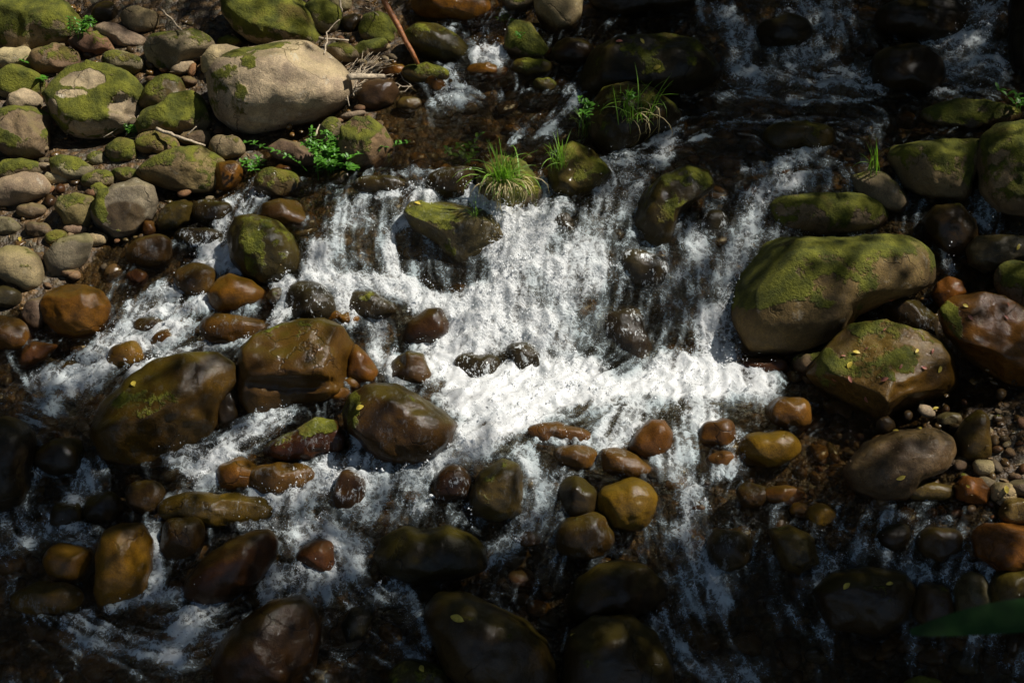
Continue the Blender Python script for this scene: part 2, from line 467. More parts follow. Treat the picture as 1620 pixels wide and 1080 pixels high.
    tl = w.n('ShaderNodeBsdfTranslucent', {'Color': (0.75, 0.82, 0.82), 'Normal': bf.outputs[0]})
    fm = w.n('ShaderNodeMixShader', {0: 0.38, 1: df.outputs[0], 2: tl.outputs[0]})
    out = w.n('ShaderNodeMixShader', {0: w.math('MULTIPLY', cov, 0.97), 1: clear.outputs[0], 2: fm.outputs[0]})
    w.t.links.new(out.outputs[0], w.out.inputs[0])
    return w.m


def simple(name, c, rough=0.6, var=0.35, scale=40, bump=0.2, transl=0.0, coat=0.0):
    w = NT(name)
    P = w.n('ShaderNodeNewGeometry').outputs['Position']
    n = w.noise(P, scale, 4, 0.6)
    cc = w.mix(w.ramp(n, 0.3, 0.7), w.mix(1.0, c, (1 - var,) * 3, 'MULTIPLY'), w.mix(1.0, c, (1 + var,) * 3, 'MULTIPLY'))
    b = w.n('ShaderNodeBump', {'Strength': bump, 'Distance': 0.01, 'Height': n})
    p = w.n('ShaderNodeBsdfPrincipled', {'Base Color': cc, 'Roughness': rough, 'Normal': b.outputs[0], 'Coat Weight': coat})
    if transl:
        t = w.n('ShaderNodeBsdfTranslucent', {'Color': w.mix(1.0, cc, (1.3, 1.5, 0.7), 'MULTIPLY')})
        m = w.n('ShaderNodeMixShader', {0: transl, 1: p.outputs[0], 2: t.outputs[0]})
        w.t.links.new(m.outputs[0], w.out.inputs[0])
    else:
        w.t.links.new(p.outputs[0], w.out.inputs[0])
    return w.m


def droplet_material():
    w = NT('water_droplet')
    d = w.n('ShaderNodeBsdfPrincipled', {'Base Color': (0.88, 0.90, 0.90), 'Roughness': 0.12, 'IOR': 1.33})
    t = w.n('ShaderNodeBsdfTransparent')
    m = w.n('ShaderNodeMixShader', {0: 0.75, 1: t.outputs[0], 2: d.outputs[0]})
    w.t.links.new(m.outputs[0], w.out.inputs[0])
    return w.m


M_ROCK = rock_material()
M_BED = bed_material()
M_WATER = water_material()
M_DROP = droplet_material()
M_GRASS = simple('grass_blade', (0.17, 0.31, 0.035), 0.45, 0.5, 14, 0.1, 0.35)
M_LITTER = simple('leaf_litter', (0.17, 0.115, 0.055), 0.7, 0.6, 9, 0.1, 0.1)
M_STRAW = simple('dry_grass', (0.42, 0.34, 0.17), 0.6, 0.3, 30, 0.1, 0.2)
M_HERB = simple('herb_leaf', (0.08, 0.22, 0.02), 0.45, 0.5, 30, 0.1, 0.35)
M_TWIG = simple('pale_twig', (0.36, 0.29, 0.20), 0.75, 0.35, 60, 0.4)
M_BARK = simple('brown_bark', (0.20, 0.13, 0.08), 0.8, 0.4, 60, 0.5)
M_RUST = simple('rusty_branch', (0.24, 0.085, 0.022), 0.55, 0.35, 45, 0.4)
M_YLEAF = simple('yellow_leaf', (0.55, 0.42, 0.06), 0.5, 0.25, 60, 0.1, 0.25)
M_PETAL = simple('red_petal', (0.36, 0.13, 0.085), 0.5, 0.3, 60, 0.1, 0.2)
M_NEAR = simple('near_leaf', (0.014, 0.045, 0.005), 1.0, 0.3, 20, 0.0, 0.05)
M_SHADE_CANOPY = simple('shade_canopy_leaf', (0.045, 0.075, 0.016), 0.55, 0.4, 6, 0.0, 0.25)
M_WOOD = simple('forest_leaf', (0.022, 0.034, 0.009), 0.7, 0.4, 3, 0.0, 0.0)

# ---------------------------------------------------------------- riverbed and banks (one ground sheet to the horizon)
def build_ground():
    xs = np.concatenate([np.linspace(-90, -6.3, 24), np.arange(-5.6, 5.61, 0.04), np.linspace(6.3, 90, 24)])
    ys = np.concatenate([np.linspace(-60, 2.6, 22), np.arange(3.2, 12.61, 0.04), np.linspace(13.2, 150, 26)])
    X, Y = np.meshgrid(xs, ys)
    x, y = X.ravel(), Y.ravel()
    z = sample(BG, x, y)
    out = np.maximum(np.abs(x) - 5.6, 0)
    up = np.maximum(y - 12.6, 0)
    dn = np.maximum(3.2 - y, 0)
    z = z + 0.38 * np.minimum(out, 40) + 0.10 * up - 0.03 * dn
    far = np.clip((out + up) / 3, 0, 1)
    z = z + far * 0.8 * fbm(np.stack([x * .15, y * .15, 0 * x], 1), 3)
    near = 1 - far
    z = z + near * 0.022 * fbm(np.stack([x * 9, y * 9, 0 * x + 5], 1), 3)
    # hollows scoured under the bigger rocks
    hol = np.zeros_like(z)
    for bx, by, rm in FLOWBUMP:
        if rm < .14: continue
        q = ((x - bx) ** 2 + (y - by) ** 2) / (1.15 * rm) ** 2
        hol = np.maximum(hol, .30 * rm * np.exp(-q ** 2))
    z = z - np.minimum(hol, .11)
    nx, ny = len(xs), len(ys)
    i = (np.arange(ny - 1)[:, None] * nx + np.arange(nx - 1)[None]).ravel()
    F = np.stack([i, i + 1, i + 1 + nx, i + nx], 1)
    me = mesh_np('riverbed', np.stack([x, y, z], 1), F)
    o = link('riverbed', me, M_BED)
    tag(o, 'brown gravelly stream bed under the water and between the boulders', 'riverbed', kind='structure')


# ---------------------------------------------------------------- boulders and stones, one object each
_ico = {}


def ico(sub):
    if sub not in _ico:
        bm = bmesh.new()
        bmesh.ops.create_icosphere(bm, subdivisions=sub, radius=1.0)
        bm.verts.ensure_lookup_table()
        V = np.array([v.co[:] for v in bm.verts]); F = np.array([[v.index for v in f.verts] for f in bm.faces])
        bm.free()
        _ico[sub] = (V / np.linalg.norm(V, axis=1)[:, None], F)
    return _ico[sub]


# style: colour, moss, wet, splash, pale lichen, algae, facet cuts, roughness of form
TAN, GREY, BRN = (0.36, 0.29, 0.175), (0.20, 0.168, 0.092), (0.16, 0.10, 0.045)
STY = {
 'mossy': ((0.21, 0.16, 0.085), .80, 0, 0, .3, .3, 3, 1.0), 'hmoss': ((0.30, 0.24, 0.16), .88, 0, 0, .8, .3, 2, 1.0),
 'mossbrown': ((0.18, 0.12, 0.06), .52, .1, 0, .3, .4, 3, 1.0), 'darkmossy': ((0.17, 0.13, 0.075), .68, .1, 0, .2, .5, 3, .9),
 'wetmoss': ((0.17, 0.12, 0.06), .55, .6, 0, .2, .5, 3, .9), 'dry': (TAN, .10, 0, 0, .5, .0, 3, .9), 'pink': ((0.29, 0.22, 0.15), .12, 0, 0, .4, .0, 4, .9),
 'pinkflat': ((0.27, 0.19, 0.13), .08, .1, 0, .3, .0, 4, .9), 'rust': ((0.22, 0.12, 0.07), .42, .2, 0, .2, .2, 5, .9),
 'grey': (GREY, .28, .1, 0, .4, .2, 3, .8), 'greymoss': ((0.22, 0.185, 0.11), .52, .05, 0, .4, .5, 3, .8), 'greyhero': ((0.21, 0.18, 0.125), .52, .2, 0, .6, .2, 4, .9),
 'hero': ((0.40, 0.335, 0.225), .30, 0, 0, .9, .35, 2, .8), 'olive': ((0.17, 0.135, 0.055), .55, .2, 0, .2, .8, 3, .8), 'round': ((0.25, 0.20, 0.105), .30, .1, 0, .2, .5, 1, .6),
 'greyov': ((0.21, 0.18, 0.11), .26, .1, 0, .7, .5, 2, .8), 'brownd': ((0.17, 0.11, 0.06), .3, .1, 0, .2, .2, 3, .9), 'browndry': ((0.15, 0.105, 0.06), .16, .3, 0, .2, .3, 2, .8),
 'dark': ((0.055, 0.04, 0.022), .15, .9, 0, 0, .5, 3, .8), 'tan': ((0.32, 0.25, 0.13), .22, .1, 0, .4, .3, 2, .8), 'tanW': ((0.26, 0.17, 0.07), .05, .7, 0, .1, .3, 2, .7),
 'amber': ((0.392, 0.181, 0.032), .06, .95, 0, 0, .55, 2, .7), 'amberS': ((0.264, 0.132, 0.034), .04, 1, .12, 0, .4, 3, .9), 'ochre': ((0.420, 0.238, 0.035), .05, .95, 0, 0, .6, 2, .6),
 'ochreS': ((0.273, 0.163, 0.033), .05, 1, .1, 0, .5, 2, .9), 'gold': ((0.398, 0.246, 0.035), .04, .95, 0, 0, .6, 1, .5), 'redo': (( 0.30, 0.135, 0.040), .0, 1, 0, 0, .15, 2, .6),
 'red': ((0.2, 0.06, 0.025), .1, .9, 0, 0, .2, 3, .8), 'redW': ((0.18, 0.075, 0.03), .06, .95, 0, 0, .25, 3, .8), 'redr': ((0.14, 0.052, 0.025), .40, 1, .15, 0, .2, 4, 1.0),
 'orange': ((0.36, 0.14, 0.035), .03, .7, 0, .1, .1, 3, .7), 'brownW': ((0.15, 0.085, 0.03), .10, 1, .05, 0, .5, 2, .8), 'olivebrown': ((0.18, 0.125, 0.045), .22, .7, 0, .1, .6, 3, .8),
 'oliveW': ((0.15, 0.115, 0.04), .30, .9, .05, .1, .7, 3, .8), 'darkW': ((0.075, 0.055, 0.028), .25, 1, .15, 0, .5, 3, .8), 'darkgreen': ((0.10, 0.08, 0.03), .42, .85, .03, 0, .9, 2, .6),
 'greyW': ((0.13, 0.115, 0.09), .15, .8, 0, .1, .3, 2, .7), 'pinkW': ((0.20, 0.13, 0.09), .08, .8, 0, .2, .1, 2, .7), 'mossyW': ((0.15, 0.115, 0.04), .55, .7, 0, 0, .8, 2, .8),
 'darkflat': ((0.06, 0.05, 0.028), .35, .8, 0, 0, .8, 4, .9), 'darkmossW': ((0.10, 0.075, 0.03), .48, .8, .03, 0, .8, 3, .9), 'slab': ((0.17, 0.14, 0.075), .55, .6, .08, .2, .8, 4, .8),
 'splash': ((0.07, 0.058, 0.042), .15, 1, .75, 0, .3, 3, 1.0), 'splashr': ((0.11, 0.055, 0.03), .05, 1, .5, 0, .2, 3, 1.0), 'mossyD': ((0.20, 0.15, 0.075), .66, .2, 0, .3, .7, 4, .9),
 'greymossD': ((0.21, 0.17, 0.10), .34, .2, 0, .3, .4, 3, .8), 'great': ((0.145, 0.095, 0.034), .62, .3, 0, .3, .9, 3, .7), 'brownD': ((0.12, 0.08, 0.04), .25, .8, 0, .1, .4, 3, .8),
 'greyD': ((0.17, 0.14, 0.09), .22, .6, 0, .2, .3, 4, .8), 'slabbrown': ((0.27, 0.125, 0.028), .16, .75, 0, .1, .2, 5, .7), 'leafslab': ((0.22, 0.125, 0.036), .40, .55, 0, .1, .55, 5, .7),
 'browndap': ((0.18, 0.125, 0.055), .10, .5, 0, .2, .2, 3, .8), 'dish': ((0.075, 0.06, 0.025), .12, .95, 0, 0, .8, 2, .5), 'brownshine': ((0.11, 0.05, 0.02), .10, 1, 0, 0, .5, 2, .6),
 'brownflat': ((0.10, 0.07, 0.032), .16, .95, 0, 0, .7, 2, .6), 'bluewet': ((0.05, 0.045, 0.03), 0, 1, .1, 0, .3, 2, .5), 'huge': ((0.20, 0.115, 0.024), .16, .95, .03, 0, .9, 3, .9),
 'bigbrown': ((0.22, 0.125, 0.03), .16, .95, 0, 0, .9, 4, .8), 'darkbrown': ((0.14, 0.075, 0.025), .20, .95, .06, 0, .8, 3, .7), 'oliveD': ((0.12, 0.09, 0.03), .4, .9, 0, 0, .8, 2, .8),
}

ROCKS = """mossy|large moss-covered boulder filling the top left corner of the left bank|-14 40 0 8 27 -2 60 -6 105 2 125 30 128 50 115 68 80 78 50 88 20 84 -14 76
dry|pale tan dry stone at the left edge just below the corner moss boulder|22 94 31 21
mossbrown|reddish brown moss-furred stone between the corner moss boulder and the big notched mossy boulder|88 96 38 26
mossy|low green mossy rock at the left edge behind the pinkish stone|28 132 44 26
pink|pinkish grey bare stone leaning against the left of the notched mossy boulder|6 166 15 150 38 138 55 145 68 155 65 170 40 180 8 178
hmoss|big yellow-green mossy boulder with a dark notch on its right side, left bank|70 150 82 133 110 108 145 98 175 104 205 118 222 135 226 152 222 180 202 205 180 216 140 221 105 210 88 190 78 170
darkmossy|upright olive boulder with a bare pinkish patch, at the left edge below the pinkish stone|-12 176 25 167 55 170 75 178 78 220 75 246 50 254 20 248 -12 230
pinkflat|flat pointed brown slab lying behind the rusty wedge stone near the top left|145 44 165 36 185 38 215 52 233 62 228 76 200 76 180 70 162 62
rust|rusty wedge-shaped stone under the green seedling near the top left|106 66 130 50 155 48 170 58 184 82 165 94 145 92 122 82
grey|rounded grey stone striped by twig shadows near the top left|222 33 31 21
dark|small dark stone in shade between the corner moss boulder and the rounded grey stone|166 20 22 16
greymoss|large smooth grey stone with a green right shoulder, left bank|228 74 240 55 285 50 310 47 335 60 344 76 320 92 285 110 262 114 240 102 230 90
greymoss|grey stone with a moss rim just above the big notched mossy boulder|194 101 33 21
pink|small flat tan stone below the smooth grey stone with green shoulder|290 108 19 8 -18
dry|tan rock tucked behind the upper left of the big pale boulder|318 92 335 72 360 71 388 78 382 95 352 112 336 124 320 116
mossy|small flat green stone between the smooth grey stone and the top mossy block|362 67 18 9
hmoss|huge green mossy block at the top edge behind the big pale boulder|348 -10 352 22 370 46 390 62 405 68 450 76 495 78 509 62 502 25 482 2 450 -22 370 -26
wetmoss|mossy brown rock with a pale wet fleck, left of the big pale boulder|258 150 38 30
mossy|green humped mossy rock in the shadow of the big pale boulder's left side|214 196 235 170 270 150 305 143 322 155 334 192 326 210 270 215 222 214
hero|big pale sunlit boulder with dark moss patches, largest dry rock on the left bank|327 120 343 98 375 82 405 68 450 60 490 67 520 84 545 108 559 128 552 155 535 173 500 191 460 199 430 205 400 211 370 207 345 187 332 155
mossbrown|brown-green stone under the pale diagonal stick|249 227 36 20
mossy|small round mossy stone in front of the dry twig heap|192 239 26 20
olive|broad dark olive boulder in front of the big pale boulder's left side|214 272 240 250 285 232 320 232 350 249 357 266 351 287 333 303 300 306 258 298 228 287
grey|round grey stone directly below the left foot of the big pale boulder|358 233 27 20
brownd|small brownish stone under the tip of the pale diagonal stick|312 219 25 14
darkmossy|flat olive stone at the left edge above the large tan stone|26 268 40 17
greymoss|grey stone with one wet corner left of the small round mossy stone|78 252 95 244 125 249 149 265 146 282 110 287 84 277
greymoss|small grey stone beside the small round mossy stone|153 251 14 10
mossy|small mossy stone with a pale tip behind the mossy grey boulder of the left bank|155 283 26 15
mossy|little pale-topped mossy stone behind the mossy grey boulder of the left bank, the right one|198 276 22 12
mossy|tiny green stone wedged behind the mossy grey boulder|156 302 13 11
dry|large tan stone with a cracked face at the left edge|-22 296 10 281 40 271 65 275 81 295 75 309 45 322 15 328 -22 326
dry|small cream stone beside the large cracked tan stone|88 282 18 9
browndry|flat dark brown stone just under the large cracked tan stone|50 334 25 12
olive|olive stone with a pale cap left of the mossy grey boulder|87 327 95 311 120 305 145 310 151 326 140 357 128 364 100 354
greyhero|grey speckled boulder with a mossy left shoulder, middle of the left bank|141 335 160 305 185 288 215 282 241 293 246 318 237 346 216 369 190 378 165 371 147 357
grey|half-shaded grey stone at the left edge below the flat dark brown stone|11 358 19 15
browndry|brown-grey stone among the wet pebbles at the left|60 363 21 12
pinkflat|thin pinkish flat stone under the olive stone with a pale cap|118 364 18 7
olive|small olive stone behind the oval grey cobble of the left shore|90 376 17 13
round|round olive-tan boulder at the left edge above the brown water|-16 402 15 388 40 390 60 405 71 430 66 453 50 462 25 453 0 442 -18 428
greyov|oval grey cobble beside the round olive-tan boulder|70 406 85 385 110 370 135 367 147 381 139 405 121 431 95 442 77 433
dry|small tan stone at the right of the oval grey cobble's top|151 379 16 10
amber|rounded amber-brown boulder with a dark shaded left side, at the left shore|66 482 75 461 95 450 130 449 160 459 176 485 173 507 160 527 130 539 95 531 72 508
oliveW|wet olive stone with a bright glint beside the left trickle|247 352 262 325 290 314 306 321 302 350 286 364 252 367
darkW|dark mossy wet stone in the left trickle right of the glinting olive stone|335 337 34 22
brownW|round dark brown stone half under the water of the left shore|238 399 37 27
splash|black wet rock splashed by the left trickle above its white chute|315 378 39 19
brownW|brown stone under running water beside the white chute|312 444 33 29
amber|bright orange wedge-shaped wet rock left of the midstream foam|328 462 345 442 365 432 400 444 420 460 414 479 385 494 350 499 332 482
darkgreen|dark green egg-shaped boulder at the left edge of the cascade|358 367 372 345 400 339 440 349 463 372 476 400 480 427 456 448 420 455 390 443 367 412
greyW|dark grey stone at the left edge below the round olive-tan boulder|7 471 25 19
amberS|shiny wet orange rock at the left edge|9 528 37 29
browndry|brown stone wedged left of the rounded amber boulder|57 496 21 26
brownW|small dark brown stone in the left riffle|238 516 27 15
amberS|wide flat orange stone under thin running water|369 522 58 25
amber|orange-brown stone touching the small dark brown stone of the left riffle|262 537 27 16
ochre|ochre stone above the huge olive-brown boulder|200 563 29 23
redW|angular reddish brown stone at the left shore beside white riffle water|27 580 38 548 55 540 92 545 72 569 45 583
brownW|little brown stone poking out of the left riffle|111 584 12 13
redW|small rust-red pebble below the mossy grey boulder|236 362 10 12
amber|wet brown stone right of the broad dark olive boulder|357 279 26 25
redW|reddish stone seen under the water of the left shore|216 439 18 13
mossy|mossy rock behind the right end of the huge green mossy block|512 28 29 30
grey|grey stone at the top edge right of the mossy rock|537 4 22 16
dark|dark shiny stone below the grey stone at the top edge|557 38 17 15
mossy|squarish moss-capped rock left of the rust-coloured stick|566 46 575 25 600 19 620 27 628 50 621 72 595 73 571 62
greymoss|grey stone with a green back right of the big pale boulder's top|514 77 525 68 545 67 570 80 575 93 560 101 530 97
mossy|slim slanting mossy stone under the squarish moss-capped rock|581 78 32 13 -20
pinkW|purplish brown rounded stone under the broken branch|563 151 575 132 600 125 625 131 633 145 621 164 595 177 569 174
olivebrown|flat olive-brown stone in the shallow right of the purplish rounded stone|646 165 21 12
amber|dark orange stone in the shallow left of the stick's foot|622 112 20 9
mossyW|smooth olive stone at the foot of the rust-coloured stick|674 118 43 17 6
amber|small orange-topped stone right of the smooth olive stone|688 135 16 14 40
darkgreen|long dark boulder with a grey glint, right of the rust-coloured stick|638 52 660 37 690 37 720 54 746 78 754 96 741 106 700 102 665 87 644 72
amber|brown wet boulder with a glint at the top edge above the long dark boulder|718 10 62 27 6
greymoss|narrow upright grey-green stone below the big pale boulder's right foot|523 213 18 29
mossbrown|mossy brown rock behind the leafy green herb|538 202 560 187 585 186 610 205 624 230 622 257 600 274 560 274 538 243
browndry|flat dark brown slab in the shade in front of the big pale boulder|420 236 445 219 475 227 495 238 519 249 511 264 475 264 438 252
pink|slim grey driftstone across the top of the mossy brown rock|558 182 21 5 -14
dry|small cream stone beside the flat dark brown slab|491 229 11 9
redW|small reddish stone beside the leafy green herb|447 270 14 8
wetmoss|wet mossy rock washed by the trickle left of the leafy green herb|440 291 39 25
brownW|flat reddish brown rock at the cascade's upper left edge|403 347 415 322 445 313 470 317 497 346 492 361 450 365 413 358
mossy|bright mossy rock at the top with a seedling on it|796 78 800 45 815 32 840 36 851 55 870 80 863 95 833 96
mossyW|low mossy wet rock below the bright mossy rock with the seedling|841 108 33 16
mossyW|small olive stone right of the low mossy wet rock|862 136 19 13
tan|tan egg-shaped boulder with a sunlit face at the top edge|842 -12 848 25 860 45 885 56 905 52 919 30 923 0 916 -18
greymoss|grey-green rock at the top edge left of the tan egg-shaped boulder|820 3 26 18
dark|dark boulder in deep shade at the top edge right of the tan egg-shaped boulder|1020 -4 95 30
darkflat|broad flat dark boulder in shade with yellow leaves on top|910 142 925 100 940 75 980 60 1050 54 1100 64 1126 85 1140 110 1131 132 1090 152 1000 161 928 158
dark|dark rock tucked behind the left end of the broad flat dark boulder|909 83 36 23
darkmossW|dark mossy boulder with drooping grass below the broad flat dark boulder|937 160 955 138 990 130 1030 139 1066 165 1077 187 1052 212 1012 232 985 248 960 250 934 227 929 190
mossyW|olive boulder with mossy lower corner left of the cascade's dark chute|866 262 880 240 905 224 935 234 956 258 967 277 942 303 905 318 873 308
mossy|small mossy rock carrying the tall grass tuft above the cascade|753 287 762 262 790 247 820 251 846 275 857 305 847 331 815 341 778 328 756 307
slab|wedge-shaped mossy slab splitting the cascade below the grass tuft|638 336 652 318 690 314 740 319 787 337 802 353 797 393 771 413 735 421 703 412 678 387 653 360
redW|flat reddish stone behind the right end of the wedge-shaped slab|790 331 20 14
darkW|black wet rock at the lip of the cascade behind the wedge-shaped slab|715 291 42 28
darkW|dark mossy ledge rock left of the cascade lip|600 293 41 17
darkmossW|dark mossy boulder standing in the right half of the cascade|1000 357 1015 310 1045 279 1085 261 1121 269 1132 296 1097 322 1072 347 1059 387 1040 401 1013 391
splash|dark wet rock in foam just below the cascade's dark mossy boulder|1015 421 41 33
splash|dark rock under the veil of water right of the cascade's dark mossy boulder|1125 346 29 26
splash|small mossy rock breaking through the foam near the cascade's top|893 355 17 23
splash|large dark block half hidden behind the falling water at the cascade's foot|985 516 60 60
splash|dark splashed rock at the cascade's foot left of the bright pool|828 567 28 29
splash|dark splashed twin rock at the cascade's foot, the left one|755 577 36 24
splash|small dark rock in the middle of the whitest foam|850 452 14 13
mossyD|squarish mossy boulder in dappled shade near the right edge|1406 246 1420 228 1460 221 1546 221 1549 250 1532 302 1521 321 1470 318 1428 292
mossyD|tall mossy boulder cut by the right edge|1551 252 1558 215 1580 194 1620 190 1668 200 1668 343 1620 345 1580 335 1554 302
greymossD|slanting grey-brown rock behind the loaf-shaped mossy rock|1345 278 1375 269 1405 277 1431 305 1445 327 1425 341 1395 333 1358 317
darkmossy|long loaf-shaped mossy rock behind the great striped boulder|1216 322 1235 311 1280 308 1340 304 1380 307 1403 325 1408 343 1396 361 1340 372 1270 376 1223 368
great|great mossy boulder striped by leaf shadows at the cascade's right side|1156 502 1165 458 1185 420 1213 386 1245 374 1320 377 1400 371 1440 377 1463 394 1474 425 1471 452 1430 470 1390 482 1350 502 1320 533 1270 558 1220 564 1172 554
darkW|dark wet rock under the right end of the great striped boulder|1397 482 1420 469 1455 477 1482 500 1482 534 1450 545 1412 524
orange|round orange stone between the great striped boulder and the brown slab at right|1473 466 1482 447 1500 437 1520 444 1528 463 1510 480 1487 491
brownD|dark brown rounded rock with trickles on both sides near the right edge|1460 347 1480 325 1515 321 1541 350 1547 387 1520 408 1490 403 1468 377
greyD|greyish wet rock with one yellow leaf at the right edge|1528 392 1545 374 1585 371 1648 377 1648 418 1600 425 1560 432 1533 418
darkmossy|rounded mossy rock at the right edge above the brown slab|1617 449 44 36
slabbrown|big tilted orange-brown slab at the right edge|1485 492 1510 469 1560 462 1590 469 1622 490 1660 532 1660 625 1615 620 1575 599 1533 563 1497 527
leafslab|angular brown slab strewn with yellow leaves and red petals, with a silvery wet facet|1280 592 1300 560 1325 530 1345 511 1400 506 1440 519 1497 534 1517 560 1524 607 1502 633 1470 654 1430 672 1385 688 1368 676 1328 643 1298 612
mossbrown|small mossy brown rock under the left corner of the leaf-strewn slab|1285 576 30 21
redW|flat red-brown wet stone below the great striped boulder's left foot|1211 578 39 16
browndap|large dull brown rock dappled by leaf shade below the leaf-strewn slab|1336 743 1370 701 1420 682 1480 677 1507 689 1510 716 1497 741 1452 764 1430 791 1385 791 1346 775
olivebrown|upright yellowish brown stone standing right of the large dappled brown rock|1510 692 1525 664 1550 647 1563 659 1567 722 1546 734 1518 726
tan|small angular tan stone at the base of the upright yellowish stone|1558 739 18 14
tanW|long smooth tan stone lying below the large dappled brown rock|1470 777 41 16 4
orange|brick-red smooth stone on the right gravel|1512 766 1525 752 1555 757 1567 775 1559 796 1535 799 1512 788
tan|olive-tan stone with a yellow leaf right of the brick-red stone|1588 781 23 18
browndry|grey-brown stone at the right edge beside the olive-tan stone|1622 772 26 14
orange|big orange boulder at the right edge near the bottom shade|1536 842 1560 827 1600 829 1650 838 1650 905 1600 912 1570 909 1543 878
greyD|small grey stone at the lower right foot of the leaf-strewn slab|1501 663 19 12
pinkW|pinkish stone against the lower tip of the leaf-strewn slab|1400 672 14 12
tanW|orange tan stone at the right edge above the big orange boulder|1607 809 26 22
amberS|wet brown stone in shallow water left of the leaf-strewn slab|1250 654 34 28
gold|olive-gold oval stone at the right of the pool outlet|1217 710 47 29 -10
redo|shiny reddish brown round stone in the pool outlet|1136 687 28 26
redo|low reddish stone just below the shiny reddish brown round stone|1143 728 25 15
redo|reddish brown egg-shaped rock at the lower edge of the bright pool|991 710 1005 685 1030 663 1051 664 1064 685 1062 707 1040 729 1003 724
amberS|low flat brown rock washed over at the left lower edge of the bright pool|880 687 56 18 3
amberS|rough brown wet rock below the low flat washed rock|912 723 35 20
amberS|creased brown wet rock left below the reddish egg-shaped rock|951 711 975 707 1005 719 1034 741 1017 759 975 759 953 742
gold|shiny golden round boulder below the creased brown rock|993 798 51 39
dark|dark slanting rock left of the golden round boulder|915 789 28 39 -12
brownW|dark brown rock below the golden round boulder's left|926 850 50 36
oliveW|dark olive block with a bluish glint left of the dark slanting rock|740 783 760 745 795 726 821 734 834 770 830 814 790 825 748 815
splashr|reddish splashed stone left of the dark olive block|715 766 33 29
splashr|dark splashed stone in the lower foam run|553 777 27 31
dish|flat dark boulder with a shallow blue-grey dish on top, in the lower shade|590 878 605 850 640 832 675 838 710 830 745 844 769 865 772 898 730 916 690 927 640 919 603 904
brownshine|leaning dark reddish boulder in the lower left foam|288 944 295 915 320 884 360 854 400 839 425 837 440 855 437 882 411 918 370 949 328 960
redW|reddish dark stone right of the leaning dark reddish boulder|502 881 34 27
brownW|brown wet rock right of the tall ochre block|288 856 35 41
ochre|tall ochre block-shaped boulder in the lower left|146 938 152 880 165 839 190 827 225 829 240 855 240 902 233 938 200 955 163 966
amber|round orange stone left of the tall ochre block|108 891 36 32
ochreS|broad ochre stone under shallow water below the round orange stone|74 947 60 26
brownshine|large olive-brown boulder with a sparkling glint at the bottom edge, lower left|336 1043 350 1014 385 979 430 949 476 941 497 960 508 1000 498 1055 482 1100 400 1112 346 1090
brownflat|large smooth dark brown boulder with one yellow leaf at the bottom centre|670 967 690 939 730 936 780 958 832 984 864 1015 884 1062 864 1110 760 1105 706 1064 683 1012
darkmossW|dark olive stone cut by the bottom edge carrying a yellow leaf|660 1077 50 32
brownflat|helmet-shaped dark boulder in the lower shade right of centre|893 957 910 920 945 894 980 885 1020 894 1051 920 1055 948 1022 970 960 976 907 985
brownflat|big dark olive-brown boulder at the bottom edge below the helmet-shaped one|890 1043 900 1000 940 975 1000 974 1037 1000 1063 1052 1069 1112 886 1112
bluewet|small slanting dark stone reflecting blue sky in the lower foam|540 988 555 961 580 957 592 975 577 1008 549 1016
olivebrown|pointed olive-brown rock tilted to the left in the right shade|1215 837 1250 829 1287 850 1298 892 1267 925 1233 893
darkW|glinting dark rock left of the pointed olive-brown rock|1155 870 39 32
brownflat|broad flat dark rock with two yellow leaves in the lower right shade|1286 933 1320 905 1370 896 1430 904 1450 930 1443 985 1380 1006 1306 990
brownD|dark brown block stone, leftmost of three in a row at the lower right|1477 957 33 38
greyD|pale-faced block stone, middle of three in a row at the lower right|1541 945 31 42
olivebrown|large olive stone, rightmost of three in a row at the lower right|1610 941 47 44
olive|small olive stone peeping in at the bottom edge, lower right|1463 1088 36 18
dark|dark wet stone with a glint in the right pool, left of two|1415 851 29 23
brownD|dark angular wet stone in the right pool, beside the big orange boulder|1487 860 34 30
amber|flat orange wet stone in the right shallows|1240 783 36 15
ochre|ochre wet stone in the right shallows below the dappled brown rock|1299 816 23 20
amber|small orange stone in the right shallows above the pointed rock|1268 806 16 11
brownW|brown wet stone under the olive-gold oval stone|1192 784 30 20
huge|huge olive-brown wet boulder with a small yellow leaf, left of centre|144 684 160 640 200 600 240 569 290 556 340 558 371 578 374 606 347 640 342 672 322 708 280 733 220 740 166 725
bigbrown|big block-shaped brown boulder with a cracked shiny lower edge, left centre|374 592 380 550 410 524 470 504 510 501 541 518 560 550 558 592 547 623 500 640 440 656 398 660 377 633
amber|triangular amber stone against the right side of the big block-shaped brown boulder|546 592 552 560 562 542 580 559 599 586 592 608 564 611
darkbrown|dark brown domed boulder with a round yellow leaf, centre|538 652 550 625 590 607 630 607 666 629 702 650 724 670 722 698 702 724 660 737 608 730 573 704 543 683
darkbrown|dark shiny stone with a slanting top between the domed boulder and the foam|609 603 620 570 645 554 668 559 684 592 677 609 640 612
brownshine|dark brown glossy egg stone in the white water, centre left|634 538 645 510 675 487 695 486 712 505 714 527 690 546 648 549
darkW|dark flat stone in the white water left of the glossy egg stone|548 481 560 461 590 461 622 480 628 494 600 507 558 503
splash|round speckled rock covered by spray left of the dark flat stone|490 479 43 36
redr|long red and green mottled rock below the big block-shaped boulder|411 711 430 695 470 679 500 659 530 664 547 690 542 715 500 726 450 731 418 726
amber|orange-brown rounded stone below the long red mottled rock's left|377 751 37 25
brownW|brown stone with a row of glints in the lower left riffle|232 786 34 26
amberS|brown flat stone under water below the long red mottled rock|442 757 52 26
dark|black rock in the shaded left pool outlet|95 724 42 30
dark|large black boulder in shade at the left edge|2 735 54 74
dark|narrow dark wet rock right of the huge olive-brown boulder|360 642 19 37
amber|rusty low stone above the big block-shaped boulder's right shoulder|541 503 29 12
